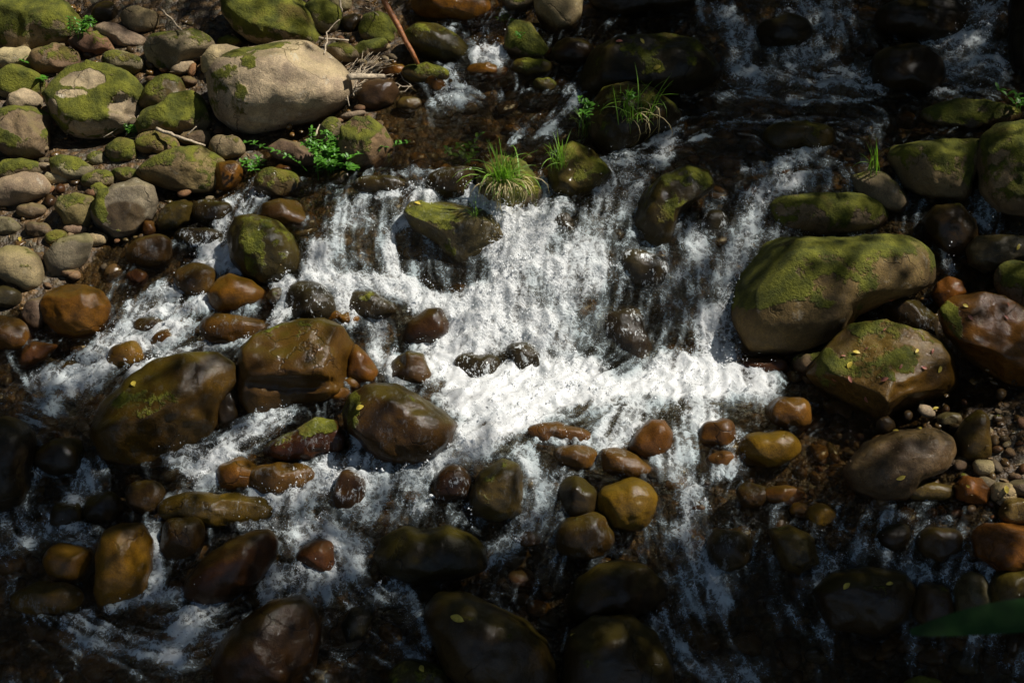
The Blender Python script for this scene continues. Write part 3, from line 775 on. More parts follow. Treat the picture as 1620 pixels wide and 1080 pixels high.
darkW|tiny dark stone below the egg-shaped green boulder|437 471 13 17
ochreS|wide ochre rock under rippled water in the lower left|342 806 92 27
dark|dark stone left of the brown stone with a row of glints, nearer one|105 817 26 23
dark|dark stone left of the brown stone with a row of glints, farther one|164 803 30 24
amber|small amber stone under the right corner of the big block-shaped boulder|551 607 14 11
amber|low amber stone below the big block-shaped boulder's lower right edge|532 624 24 13
dark|black rock between the two upstream channels, top right|1460 32 78 36
dark|dark rounded rock parting the upstream water, right of the top centre|1435 112 56 42
dark|black trunk-like rock at the top right corner|1622 50 24 74
oliveD|olive rock under the upstream water at the right of centre|1265 217 56 26
mossyD|low mossy ledge in shade near the right edge behind the tall mossy boulder|1535 182 82 24
dark|dark rock in the upstream rapids near the top|1240 52 46 28
amber|orange stone seen in the trickle above the smooth olive stone|770 112 34 12"""


def polar(pts, k=9):
    """outline -> centre, radius as a function of angle (512 samples, lightly rounded)"""
    P = np.array(pts, float)
    n = len(P)
    Q = np.roll(P, -1, 0)
    cr = P[:, 0] * Q[:, 1] - Q[:, 0] * P[:, 1]
    A = cr.sum() / 2
    c = np.array([((P[:, 0] + Q[:, 0]) * cr).sum(), ((P[:, 1] + Q[:, 1]) * cr).sum()]) / (6 * A)
    th = np.linspace(-np.pi, np.pi, 512, endpoint=False)
    r = np.zeros(512)
    for kk, t in enumerate(th):
        d = np.array([np.cos(t), -np.sin(t)])
        best = 0
        e = Q - P
        den = d[0] * e[:, 1] - d[1] * e[:, 0]
        den = np.where(np.abs(den) < 1e-9, 1e-9, den)
        w = P - c
        s = (w[:, 0] * e[:, 1] - w[:, 1] * e[:, 0]) / den
        u = (w[:, 0] * d[1] - w[:, 1] * d[0]) / den
        ok = (s > 0) & (u >= -1e-6) & (u <= 1 + 1e-6)
        r[kk] = s[ok].max() if ok.any() else 0
    rr = np.concatenate([r[-k:], r, r[:k]])
    w = np.hanning(2 * k + 1); w /= w.sum()
    r = np.convolve(rr, w, 'valid')
    return c, r * 1.012


SUNK = {'large dark block half hidden behind the falling water at the cascade\'s foot': 1.5, 'dark rock under the veil of water right of the cascade\'s dark mossy boulder': .9,
        'dark splashed rock at the cascade\'s foot left of the bright pool': .35, 'dark splashed twin rock at the cascade\'s foot, the left one': .45, 'round speckled rock covered by spray left of the dark flat stone': .3,
        'dark wet rock in foam just below the cascade\'s dark mossy boulder': .5, 'small dark rock in the middle of the whitest foam': .9,
        'small mossy rock breaking through the foam near the cascade\'s top': .6}
# bare, mossy, wet or hollow places of single rocks: (what, x, y, rx, ry, amount) in photo pixels, turned into vertex values
PATCH = {
 'hero': [('moss', 360, 165, 42, 46, .35), ('moss', 425, 78, 24, 9, .5), ('moss', 405, 112, 12, 10, .5), ('moss', 385, 90, 26, 12, .35), ('moss', 480, 130, 60, 50, -.25), ('dent', 470, 190, 60, 10, .02)],
 'great': [('moss', 1240, 525, 100, 34, -.7), ('moss', 1420, 440, 30, 26, -.25), ('moss', 1300, 455, 26, 20, -.2), ('moss', 1195, 430, 40, 60, .3)],
 'hmoss': [('moss', 140, 130, 34, 13, -.8), ('moss', 125, 155, 24, 7, -.5), ('moss', 205, 180, 22, 16, -.6), ('moss', 145, 208, 24, 7, -.7), ('moss', 96, 175, 9, 12, -.6), ('dent', 205, 172, 26, 14, .05)],
 'greyhero': [('moss', 215, 315, 36, 40, -.6), ('moss', 165, 315, 20, 34, .35), ('wet', 205, 345, 30, 22, .8)],
 'slab': [('moss', 765, 370, 40, 50, -.3), ('moss', 690, 350, 30, 40, .12)],
 'leafslab': [('wet', 1465, 622, 66, 44, 1.0), ('moss', 1465, 625, 70, 46, -.5), ('moss', 1305, 590, 18, 34, .4), ('dent', 1450, 640, 60, 34, .03), ('moss', 1418, 570, 16, 26, .2)],
 'darkmossy': [('moss', 45, 200, 26, 20, -.7)], 'slabbrown': [('moss', 1497, 530, 16, 60, .5)],
 'darkgreen': [('moss', 410, 410, 16, 34, .35)],
 'bigbrown': [('dent', 470, 606, 70, 10, .03), ('moss', 450, 520, 60, 18, .15)],
 'huge': [('moss', 250, 640, 60, 22, .3)], 'darkbrown': [('moss', 556, 650, 18, 34, .5)],
 'redr': [('moss', 505, 672, 26, 14, .4)], 'olive': [('moss', 270, 285, 50, 14, -.3)],
}
# broad flat faces of the angular rocks: normal in (right, up, away from the eye), distance
PLANES = {
 'leafslab': [((-.36, .46, -.81), .55), ((.30, .26, -.92), .58), ((.4, -.75, -.5), .66), ((-.75, -.55, -.35), .66), ((.9, .2, -.3), .8)],
 'slab': [((-.05, .85, -.5), .5), ((.15, -.30, -.94), .62), ((-.7, -.55, -.45), .7)],
 'slabbrown': [((-.1, .45, -.89), .5), ((-.6, -.7, -.35), .72)],
 'bigbrown': [((.05, .5, -.86), .6), ((.1, -.5, -.85), .66), ((.9, 0, -.4), .76)],
 'huge': [((-.2, .55, -.81), .66), ((.35, -.5, -.79), .68)],
 'greyhero': [((.3, -.1, -.95), .66)], 'hmoss': [((.1, .3, -.95), .66)],
}
ROCK_OBJ = []
TOPG = SG.copy()
FLOWBUMP = []


def build_rock(idx, style, label, nums):
    col, moss, wet, splash, pale, algae, cuts, form = STY[style]
    if len(nums) <= 5:
        cx, cy, rx, ry = nums[:4]
        rot = R(nums[4]) if len(nums) == 5 else 0.0
        th = np.linspace(-np.pi, np.pi, 512, endpoint=False)
        a = th + rot
        rr = np.random.default_rng(idx + 500)
        r = 1 / (np.abs(np.cos(a) / rx) ** 2.3 + np.abs(np.sin(a) / ry) ** 2.3) ** (1 / 2.3)
        r = r * (1 + 0.06 * np.cos(2 * th + rr.uniform(0, 6)) + 0.05 * np.cos(3 * th + rr.uniform(0, 6)) + 0.03 * np.cos(5 * th + rr.uniform(0, 6)))
        c = np.array([cx, cy])
    else:
        c, r = polar(np.array(nums).reshape(-1, 2), 4 if style in PLANES else 9)
    hh = np.max(r * np.abs(np.sin(np.linspace(-np.pi, np.pi, 512, endpoint=False))))
    rbar = np.sqrt(np.mean(r ** 2))
    sub = 5 if rbar > 42 else (4 if rbar > 15 else 3)
    V, F = ico(sub)
    rng = np.random.default_rng(idx + 11)
    S = V.copy()
    # squarer than a ball, then planes knocked off it
    S = S / (np.sum(np.abs(S) ** 2.35, 1) ** (1 / 2.35))[:, None]
    for pn, ph in PLANES.get(style, ()):
        nrm = np.array(pn, float); nrm /= np.linalg.norm(nrm)
        d = S @ nrm - ph
        S = S - np.where(d > 0, d - .02 * (1 - np.exp(-np.maximum(d, 0) / .02)), 0)[:, None] * nrm * .93
    for _ in range(cuts):
        nrm = rng.normal(size=3) * np.array([0.8, 1.0, 1.0]); nrm[2] = -abs(nrm[2]); nrm[1] = nrm[1] * .7 + .25; nrm /= np.linalg.norm(nrm)
        h = rng.uniform(0.72, 0.93)
        d = S @ nrm - h
        soft = 0.045
        over = np.where(d > 0, d - soft * (1 - np.exp(-np.maximum(d, 0) / soft)), 0)
        S = S - over[:, None] * nrm * 0.9
    rho = np.hypot(S[:, 0], S[:, 1])
    sil = np.interp(np.arctan2(V[:, 1], V[:, 0]), np.linspace(-np.pi, np.pi, 65),
                    [1] * 65)
    th = np.arctan2(S[:, 1], S[:, 0])
    # normalise by the knocked-off shape's own outline so that the traced outline stays
    bins = np.floor((th + np.pi) / (2 * np.pi) * 72).astype(int) % 72
    mx = np.zeros(72)
    np.maximum.at(mx, bins, rho)
    mx = np.maximum(mx, 0.6)
    m3 = np.concatenate([mx[-2:], mx, mx[:2]])
    mx = np.convolve(m3, np.ones(5) / 5, 'valid')
    cent = (np.arange(72) + .5) / 72 * 2 * np.pi - np.pi
    own = np.interp(th, cent, mx, period=2 * np.pi)
    rad = np.interp(th, np.linspace(-np.pi, np.pi, 512, endpoint=False), r, period=2 * np.pi)
    k = rho / own
    # ground contact, depth and scale
    g, t = hit(c[0], c[1] + 0.5 * hh)
    depth = t
    m = depth / FPX
    X = rad * k * np.cos(th) * m
    Y = rad * k * np.sin(th) * m
    cz = min(rbar, 1.25 * hh) * m * 0.92
    Z = S[:, 2] * cz
    L = np.stack([X, Y, Z], 1)
    rm = rbar * m
    # uneven surface, three sizes
    q = L / rm
    off = rng.uniform(0, 200, 3)
    nd = V / np.linalg.norm(V, axis=1)[:, None]
    amp = fbm(q * 1.25 + off, 3) * 0.21 * form + fbm(q * 4 + off, 3) * 0.048 * form
    edge = 1 - 0.6 * np.clip(k, 0, 1) ** 4
    L = L + nd * (amp * rm * edge)[:, None]
    fine = fbm(L * 16 + off, 3) * 0.012 * min(1, rm / 0.12)
    L = L + nd * fine[:, None]
    if moss > .5 and sub == 5:
        L = L + nd * (np.maximum(fbm(L * 9 + off, 3), 0) * 0.03)[:, None]
    C0 = CAM + ray(c[0], c[1]) * depth
    if label in SUNK: C0 = C0 - np.array([0, -.15, .45]) * rbar * m * SUNK[label]
    if style == 'dish':
        # shallow hollow on the upper face
        gx_, gy_ = L[:, 0] / (rm * .8), (L[:, 1] - 0.05 * rm) / (rm * .42)
        L[:, 1] -= 0.16 * rm * np.exp(-(gx_ ** 2 + gy_ ** 2) * 1.4) * (L[:, 2] < 0.2 * rm)
    mp = np.zeros(len(L)); wp = np.zeros(len(L))
    for what, qx, qy, qrx, qry, amt in PATCH.get(style, ()):
        ux = c[0] + L[:, 0] / m + .42 * qrx * fbm(L * 14 + off, 3) * 1.6
        uy = c[1] - L[:, 1] / m + .42 * qry * fbm(L * 14 + off + 33, 3) * 1.6
        e = np.clip(1.35 - np.hypot((ux - qx) / qrx, (uy - qy) / qry), 0, .5) * 2 * (L[:, 2] < .25 * rm)
        e = e * e * (3 - 2 * e)
        if what == 'moss': mp += amt * e
        elif what == 'wet': wp = np.maximum(wp, amt * e)
        else: L[:, 2] += amt * e
    Wd = L[:, :1] * RIGHT + L[:, 1:2] * UP + L[:, 2:] * FWD
    # origin at the base
    base = np.array([C0[0], C0[1], float(sample(SG, C0[0], C0[1]))])
    Vw = Wd + C0 - base
    me = mesh_np('boulder', Vw, F[:, ::-1])
    zr = (Vw + base)
    lev = sample(WG, zr[:, 0], zr[:, 1])
    inwater = np.clip(sample(DG, np.array([C0[0]]), np.array([C0[1]]))[0] * 20 + 0.6, 0, 1)
    hgt = zr[:, 2] - lev + 0.03 * fbm(zr * 9, 2)
    wv = np.clip(1.15 - hgt / 0.09, 0, 1) * inwater
    attr(me, 'wet', np.maximum(np.maximum(wv, wet), wp))
    attr(me, 'moss_patch', mp)
    big = rbar >= 40
    o = link('boulder' if big else 'stone', me, M_ROCK)
    o.location = base
    j = rng.uniform(0.88, 1.14) * .82
    if wet > .5: col = np.array(col) * [.93, 1.0, .8]
    tint = np.array(col) * j * rng.uniform(0.95, 1.05, 3)
    o['rock_colour'] = [float(v) for v in tint]
    for kk, vv in (('moss', moss), ('splash', splash), ('pale', pale), ('algae', algae)): o[kk] = float(vv)
    px, py = c
    if px < 640 and py < 330: grp = 'rocks of the left bank'
    elif px > 1170 and py > 190: grp = 'rocks of the right bank'
    elif py < 330: grp = 'rocks of the upper stream'
    elif py > 730: grp = 'rocks of the lower stream'
    else: grp = 'rocks around the cascade'
    tag(o, label, 'boulder' if big else 'stone', grp)
    ROCK_OBJ.append((o, C0, rm))
    gi = np.clip(np.rint((zr[:, 0] - GX0) / GS).astype(int), 0, len(gx) - 1); gj = np.clip(np.rint((zr[:, 1] - GY0) / GS).astype(int), 0, len(gy) - 1)
    np.maximum.at(TOPG, (gj, gi), zr[:, 2])
    FLOWBUMP.append((C0[0], C0[1], rm))


for _i, _l in enumerate(ROCKS.strip().split('\n')):
    _s, _lab, _n = _l.split('|')
    build_rock(_i, _s, _lab, [float(v) for v in _n.split()])

build_ground()

# ---------------------------------------------------------------- pebbles between the rocks
PEB = []
for k in range(4):
    V, F = ico(2)
    rng = np.random.default_rng(80 + k)
    S = V * rng.uniform([0.85, 0.6, 0.45], [1.2, 0.95, 0.7])
    S = S * (1 + 0.35 * fbm(V * 1.2 + 9 * k, 2))[:, None]
    me = mesh_np('pebble', S, F); me.materials.append(M_ROCK)
    attr(me, 'wet', np.full(len(S), [0.1, 0.9, 0.35, 1.0][k]))
    PEB.append(me)


def pebbles(n, poly, cols, label, grp, smin, smax, meshes, sink=.25):
    rng = np.random.default_rng(n + len(label))
    P = np.array(poly, float)
    lo, hi = P.min(0), P.max(0)
    done = 0
    while done < n:
        px, py = rng.uniform(lo, hi)
        inside = False
        for a, b in zip(P, np.roll(P, -1, 0)):
            if (a[1] > py) != (b[1] > py) and px < (b[0] - a[0]) * (py - a[1]) / (b[1] - a[1]) + a[0]: inside = not inside
        if not inside: continue
        g, t = hit(px, py)
        s = rng.uniform(smin, smax) ** 1.0
        o = bpy.data.objects.new('pebble', PEB[rng.choice(meshes)])
        zb = float(sample(BG, g[0], g[1]))
        o.location = (g[0], g[1], zb + s * sink)
        o.rotation_euler = (rng.normal(0, .25), rng.normal(0, .25), rng.uniform(0, 6.28))
        o.scale = (s, s, s)
        c = np.array(cols[rng.integers(len(cols))]) * rng.uniform(.75, 1.3)
        o['rock_colour'] = [float(v) for v in c]
        o['moss'] = float(rng.choice([0, 0, .25])); o['splash'] = 0.0; o['pale'] = .2; o['algae'] = float(rng.uniform(0, .4))
        COL.objects.link(o)
        tag(o, label, 'pebble', grp)
        done += 1


PC = [(0.20, 0.15, 0.085), (0.14, 0.085, 0.045), (0.10, 0.075, 0.045), (0.24, 0.19, 0.125), (0.17, 0.085, 0.04)]
pebbles(110, [(0, 60), (340, 90), (420, 240), (380, 330), (250, 400), (0, 480)], PC, 'small pebble lying between the boulders of the left bank', 'pebbles of the left bank', .022, .05, [0, 2, 2, 1])
pebbles(26, [(500, 60), (620, 60), (640, 200), (520, 260)], PC, 'small pebble among the dead stems beside the pale boulder', 'pebbles beside the pale boulder', .018, .04, [0, 2, 1])
pebbles(110, [(1240, 690), (1500, 640), (1620, 620), (1620, 860), (1480, 830), (1230, 800)], PC, 'small wet pebble on the gravel of the right bank', 'pebbles of the right bank', .016, .042, [1, 3, 3, 2])


def half_sunk(n):
    """cobbles standing half out of the running water, alike to the eye"""
    rng = np.random.default_rng(77)
    Z = [(60, 560, 620, 820), (0, 420, 330, 600), (300, 740, 1120, 960), (700, 60, 1000, 260), (1100, 740, 1500, 960), (1150, 60, 1500, 300), (480, 520, 700, 700)]
    k = 0
    while k < n:
        a, b, c, d = Z[rng.integers(len(Z))]
        px, py = rng.uniform(a, c), rng.uniform(b, d)
        g, t = hit(px, py)
        if sample(DG, g[0], g[1]) < .04: continue
        s = rng.uniform(.03, .07)
        if any(math.hypot(g[0] - x, g[1] - y) < rm * .9 + s * .8 for x, y, rm in FLOWBUMP): continue
        o = bpy.data.objects.new('cobble', COB[rng.integers(4)])
        o.location = (g[0], g[1], float(sample(WG, g[0], g[1])) - s * rng.uniform(.15, .45))
        o.rotation_euler = (rng.normal(0, .2), rng.normal(0, .2), rng.uniform(0, 6.28)); o.scale = (s * 1.1, s * 1.1, s)
        c_ = np.array([(0.15, 0.08, 0.028), (0.10, 0.06, 0.028), (0.2, 0.11, 0.03), (0.06, 0.045, 0.025)][rng.integers(4)]) * rng.uniform(.7, 1.2)
        o['rock_colour'] = [float(v) for v in c_]
        o['moss'] = 0.0; o['splash'] = float(rng.choice([0, .2])); o['pale'] = 0.0; o['algae'] = .5
        COL.objects.link(o)
        tag(o, 'small dark brown cobble half covered by the running water', 'cobble', 'cobbles half under the running water')
        FLOWBUMP.append((g[0], g[1], s))
        k += 1


COB = []
for _k in range(4):
    _V, _F = ico(3)
    _r3 = np.random.default_rng(180 + _k)
    _S = _V * _r3.uniform([.95, .7, .55], [1.3, .95, .8])
    _S = _S * (1 + .4 * fbm(_V * 1.3 + 7 * _k, 3))[:, None]
    _m = mesh_np('cobble', _S, _F); _m.materials.append(M_ROCK)
    attr(_m, 'wet', np.ones(len(_S)))
    COB.append(_m)
half_sunk(45)


def cobble_bed():
    """the cobbles under the water: nobody could count them"""
    rng = np.random.default_rng(5)
    n = 2600
    x = rng.uniform(-3.6, 3.6, n); y = rng.uniform(4.6, 10.6, n)
    d = sample(DG, x, y)
    px, py = to_px(np.stack([x, y, sample(WG, x, y)], 1))
    ok = (px > -80) & (px < 1700) & (py > -60) & (py < 1150)
    x, y, d = x[ok], y[ok], d[ok]
    V, F = ico(2)
    VV, FF, wv = [], [], []
    for k in range(len(x)):
        s = rng.uniform(.025, .085) if d[k] > .03 else rng.uniform(.008, .026)
        S = V * rng.uniform([.8, .6, .4], [1.2, 1.0, .7]) * s
        S = S * (1 + 0.3 * np.sin(V[:, :1] * 2.2 + k) * np.cos(V[:, 1:2] * 2.7 + k * 1.7))
        a = rng.uniform(0, 6.28)
        S = np.stack([S[:, 0] * np.cos(a) - S[:, 1] * np.sin(a), S[:, 0] * np.sin(a) + S[:, 1] * np.cos(a), S[:, 2]], 1)
        z = float(sample(BG, x[k], y[k]))
        VV.append(S + [x[k], y[k], z + s * .12]); FF.append(F + k * len(V)); wv.append(np.full(len(V), k))
    me = mesh_np('cobbles', np.concatenate(VV), np.concatenate(FF))
    attr(me, 'stone_id', np.concatenate(wv))
    w = NT('bed_cobble')
    sid = w.attr('stone_id')
    wn_ = w.n('ShaderNodeTexWhiteNoise', noise_dimensions='1D'); w.set(wn_.inputs['W'], sid)
    P = w.n('ShaderNodeNewGeometry').outputs['Position']
    sc_ = w.n('ShaderNodeSeparateColor', {0: wn_.outputs['Color']})
    c = w.mix(sc_.outputs[0], (0.04, 0.025, 0.011), (0.22, 0.115, 0.03))
    c = w.mix(w.ramp(sc_.outputs[1], .6, 1), c, (0.10, 0.075, 0.03))
    c = w.mix(w.ramp(w.noise(P, 40, 5, .65), .3, .7, 0, .6), c, w.mix(1.0, c, (.4, .4, .4), 'MULTIPLY'))
    b = w.n('ShaderNodeBump', {'Strength': .3, 'Distance': .01, 'Height': w.noise(P, 70, 4, .6)})
    p = w.n('ShaderNodeBsdfPrincipled', {'Base Color': c, 'Roughness': .25, 'Normal': b.outputs[0]})
    w.t.links.new(p.outputs[0], w.out.inputs[0])
    o = link('cobbles', me, w.m)
    tag(o, 'brown cobbles and gravel covering the bottom of the stream', 'cobbles', kind='stuff')


cobble_bed()

# ---------------------------------------------------------------- plants, sticks and fallen leaves (set on the rocks by looking down at them)
bpy.context.view_layer.update()
DEPS = bpy.context.evaluated_depsgraph_get()


def on(px, py):
    d = Vector(ray(px, py)).normalized()
    ok, loc, nrm, *_ = scene.ray_cast(DEPS, Vector(CAM), d)
    if not ok:
        g, _t = hit(px, py); return Vector(g), Vector((0, 0, 1))
    return loc, nrm


def blade_mesh(length, width, bend, seed, mat, segs=7):
    rng = random.Random(seed)
    V, F = [], []
    tw = rng.uniform(-.5, .5)
    for k in range(segs + 1):
        t = k / segs
        a = bend * t ** 1.3
        # arc of growing lean
        x = length * (math.sin(a) * t * .75)
        z = length * (t * math.cos(a * .72))
        wv = width * (1 - t) ** .55 * (0.75 + 0.5 * min(1, t * 5)) * .5 + .0003
        c, s = math.cos(tw * t), math.sin(tw * t)
        V += [(x - s * wv * .5, -wv * c, z), (x, 0, z - width * .22), (x + s * wv * .5, wv * c, z)]
    for k in range(segs):
        for j in (0, 1):
            a = k * 3 + j
            F.append((a, a + 1, a + 4, a + 3))
    me = mesh_np('blade', V, F); me.materials.append(mat)
    return me


BL = [blade_mesh(.26, .0065, b, i, M_GRASS) for i, b in enumerate((.15, .3, .55, .9, 1.6, .1))]
BLS = [blade_mesh(.24, .006, b, 20 + i, M_STRAW) for i, b in enumerate((1.9, 2.4, 2.8))]


def tuft(px, py, label, n, size, spread=.03, straw=0.0, droop=1.0, lean=None, seed=0):
    p, nr = on(px, py)
    t = empty('grass_tuft', p - Vector((0, 0, .01)))
    tag(t, label, 'grass tuft', 'grass tufts growing on the rocks')
    rng = np.random.default_rng(seed + 31)
    for k in range(n):
        sb = rng.random() < straw
        me = BLS[rng.integers(3)] if sb else BL[min(5, int(rng.integers(6)))]
        o = bpy.data.objects.new('blade', me)
        o.parent = t
        o.location = (rng.normal(0, spread), rng.normal(0, spread), rng.uniform(-.01, .01))
        az = rng.uniform(0, 6.283) if lean is None or (rng.random() < .55 and not sb) else rng.normal(lean, .6)
        o.rotation_euler = (rng.normal(0, .12), rng.uniform(-.1, .35) * droop, az)
        s = size * rng.uniform(.55, 1.25)
        o.scale = (s, s * rng.uniform(.8, 1.2), s)
        COL.objects.link(o)
    return t


tuft(797, 300, 'tall bright green grass tuft with straw skirt on the small mossy rock above the cascade', 170, 1.0, .026, .3, .6, -1.57, 1)
tuft(884, 262, 'small drooping grass tuft on the olive boulder beside the cascade chute', 34, .72, .02, .05, 1.2, None, 2)
tuft(925, 214, 'small grass tuft with broad leaves on the left flank of the dark mossy boulder', 30, .8, .02, .0, 1.0, None, 3)
tuft(1002, 182, 'drooping dark grass tuft hanging over the front of the dark mossy boulder', 60, .95, .05, .1, 1.6, -1.2, 4)
tuft(1383, 272, 'thin grass tuft in shade between the squarish and slanting rocks on the right', 14, .85, .02, 0, .8, None, 5)
tuft(752, 342, 'tiny grass sprig on the top of the wedge-shaped mossy slab', 12, .5, .012, 0, 1.5, None, 6)


def leaf_np(L, W, fold=.2, segs=5):
    """a pointed leaf lying along +x"""
    V, F = [], []
    for k in range(segs + 1):
        t = k / segs
        w = W * .5 * math.sin(math.pi * min(1, t * .96 + .04)) ** .8
        zc = L * .12 * math.sin(t * 2.5)
        V += [(L * t, -w, zc + w * fold), (L * t, 0, zc), (L * t, w, zc + w * fold)]
    for k in range(segs):
        for j in (0, 1):
            a = k * 3 + j; F.append((a, a + 1, a + 4, a + 3))
    return np.array(V), np.array(F)


def tube_np(pts, radii, sides=7):
    P = np.array(pts, float); n = len(P)
    V, F = [], []
    for k in range(n):
        d = P[min(k + 1, n - 1)] - P[max(k - 1, 0)]; d /= np.linalg.norm(d) + 1e-9
        u = np.cross(d, [0, 0, 1.0]);
        if np.linalg.norm(u) < 1e-3: u = np.cross(d, [1.0, 0, 0])
        u /= np.linalg.norm(u); v = np.cross(d, u)
        for j in range(sides):
            a = 2 * math.pi * j / sides
            V.append(P[k] + (u * math.cos(a) + v * math.sin(a)) * radii[k])
    for k in range(n - 1):
        for j in range(sides):
            a = k * sides + j; b = k * sides + (j + 1) % sides
            F.append((a, b, b + sides, a + sides))
    m0 = len(V); V += [P[0], P[-1]]
    T = [(m0, (j + 1) % sides, j, j) for j in range(sides)] + [(m0 + 1, (n - 1) * sides + j, (n - 1) * sides + (j + 1) % sides, (n - 1) * sides + (j + 1) % sides) for j in range(sides)]
    return np.array(V), np.array(F), T


def tube_mesh(name, pts, radii, mat, sides=7):
    V, F, T = tube_np(pts, radii, sides)
    me = bpy.data.meshes.new(name)
    me.from_pydata([tuple(v) for v in V], [], [tuple(int(i) for i in f) for f in F] + [tuple(int(i) for i in t[:3]) for t in T])
    me.polygons.foreach_set('use_smooth', np.ones(len(me.polygons), bool))
    me.materials.append(mat)
    return me


def herb(px, py, label, nst, height, leafl, pairs, seed, spread=.05, lean=(0, 0), name='leafy_herb', cat='herb', grp='small green plants along the stream'):
    p, nr = on(px, py)
    t = empty(name, p)
    tag(t, label, cat, grp)
    rng = np.random.default_rng(seed)
    for s in range(nst):
        h = height * rng.uniform(.6, 1.15)
        dx, dy = rng.normal(lean[0], .45), rng.normal(lean[1], .45)
        b = np.array([rng.normal(0, spread), rng.normal(0, spread), 0])
        pts = [b + np.array([dx * h * u ** 1.4, dy * h * u ** 1.4, h * u - .25 * h * u * u]) for u in np.linspace(0, 1, 6)]
        st = link('stem', tube_mesh('stem', pts, np.linspace(.0022, .001, 6), M_HERB, 5), None, t)
        VV, FF, k0 = [], [], 0
        for q in range(pairs):
            u = .22 + .78 * (q + .5) / pairs
            c = np.array([np.interp(u, np.linspace(0, 1, 6), [pp[i] for pp in pts]) for i in range(3)])
            for sd in (0, 1, 2):
                V, F = leaf_np(leafl * rng.uniform(.7, 1.15), leafl * .42, .25, 4)
                az = q * 2.1 + sd * 2.1 + rng.normal(0, .3); el = rng.uniform(-.2, .6)
                ca, sa, ce, se = math.cos(az), math.sin(az), math.cos(el), math.sin(el)
                V = np.stack([V[:, 0] * ce - V[:, 2] * se, V[:, 1], V[:, 0] * se + V[:, 2] * ce], 1)
                V = np.stack([V[:, 0] * ca - V[:, 1] * sa, V[:, 0] * sa + V[:, 1] * ca, V[:, 2]], 1) + c
                VV.append(V); FF.append(F + k0); k0 += len(V)
        link('leaflets', mesh_np('leaflets', np.concatenate(VV), np.concatenate(FF)), M_HERB, st)
    return t


herb(545, 262, 'bushy bright green leafy herb at the water edge below the big pale boulder', 42, .24, .034, 9, 1, .075, (-.1, -.25))
herb(408, 268, 'small bright green plant at the left trickle below the pale boulder', 7, .09, .035, 3, 2, .02)
herb(742, 255, 'leafy seedling with broad leaves left of the tall grass tuft', 6, .16, .055, 2, 3, .02, (-.3, 0))
herb(804, 40, 'seedling with pale green leaves on top of the bright mossy rock', 5, .09, .05, 2, 4, .015)
herb(70, 135, 'two-leaved green seedling beside the left of the notched mossy boulder', 4, .10, .06, 1, 5, .015)
herb(128, 55, 'trailing green weed between the corner moss boulder and the rusty wedge stone', 12, .16, .03, 5, 6, .05, (.1, -.1))
herb(40, 100, 'tiny green sprout on the pale stone at the left edge', 2, .06, .04, 1, 7, .01)
herb(935, 182, 'broad-leaved green sprout on the upper left of the dark mossy boulder', 5, .13, .04, 3, 8, .02)
herb(993, 162, 'small pale sprout on top of the dark mossy boulder', 3, .09, .04, 2, 9, .01)
herb(1612, 178, 'thin leafy sprig on the tall mossy boulder at the right edge', 3, .18, .05, 3, 10, .015)
herb(212, 208, 'low green weed in the dry twig heap beside the notched mossy boulder', 9, .08, .028, 4, 11, .04)
herb(825, 62, 'pale moss flower sprig on the bright mossy rock', 3, .06, .03, 2, 12, .02)


def stick(name, pix, r0, r1, mat, label, cat='stick', lift=.012, wob=.006, seed=0, group=None):
    rng = np.random.default_rng(seed)
    K = []
    for q in pix:
        p, n_ = on(q[0], q[1])
        dd = ray(q[0], q[1])
        K.append(np.array(p) - dd * ((lift + (q[2] if len(q) > 2 else 0)) / abs(dd[2])))
    K = np.array(K)
    u = np.linspace(0, len(K) - 1, 6 * (len(K) - 1) + 1)
    P = np.stack([np.interp(u, np.arange(len(K)), K[:, i]) for i in range(3)], 1)
    P = P + rng.normal(0, wob, P.shape) * np.array([1, 1, .4])
    rr = np.linspace(r0, r1, len(P)) * rng.uniform(.85, 1.15, len(P))
    base = P[0].copy()
    o = link(name, tube_mesh(name, P - base, rr, mat, 8))
    o.location = base
    tag(o, label, cat, group)
    return o


stick('branch', [(600, -14, .30), (662, 102, 0)], .017, .013, M_RUST, 'straight rust-coloured stick leaning into the shallows at the top', 'stick', .01, .003, 1)
stick('branch', [(552, 122, .02), (607, 121, .03)], .020, .014, M_TWIG, 'thick pale broken branch lying across the purplish rounded stone', 'branch', .015, .003, 2)
stick('twig', [(246, 203, .02), (290, 220, .04), (326, 231, .02)], .011, .007, M_TWIG, 'pale diagonal stick lying over the brown-green stone on the left bank', 'stick', .012, .003, 3)
stick('twig', [(505, 61, .02), (552, 64, .02)], .009, .006, M_TWIG, 'thin pale twig above the grey stone with a green back', 'twig', .01, .003, 4)
stick('twig', [(252, 13, .03), (288, 47, .02)], .008, .004, M_TWIG, 'pale bare twig in shade right of the rounded grey stone', 'twig', .01, .004, 5)
stick('twig', [(536, -5, .05), (541, 20, .02)], .007, .005, M_TWIG, 'short pale twig at the top edge right of the mossy rock', 'twig', .01, .003, 6)
stick('twig', [(578, 12, .03), (600, 24, .02)], .005, .003, M_TWIG, 'thin twig over the squarish moss-capped rock', 'twig', .01, .003, 7)
stick('twig', [(515, 84, .0), (517, 52, .03), (536, 30, .02)], .005, .003, M_TWIG, 'forked dry twig standing behind the big pale boulder', 'twig', .012, .004, 8)
stick('twig', [(498, 216, .01), (506, 198, .03)], .006, .004, M_TWIG, 'short bent twig under the right foot of the big pale boulder', 'twig', .012, .003, 9)
stick('twig', [(297, 213, .02), (311, 200, .05)], .005, .003, M_TWIG, 'short upright twig crossing the pale diagonal stick', 'twig', .012, .003, 10)


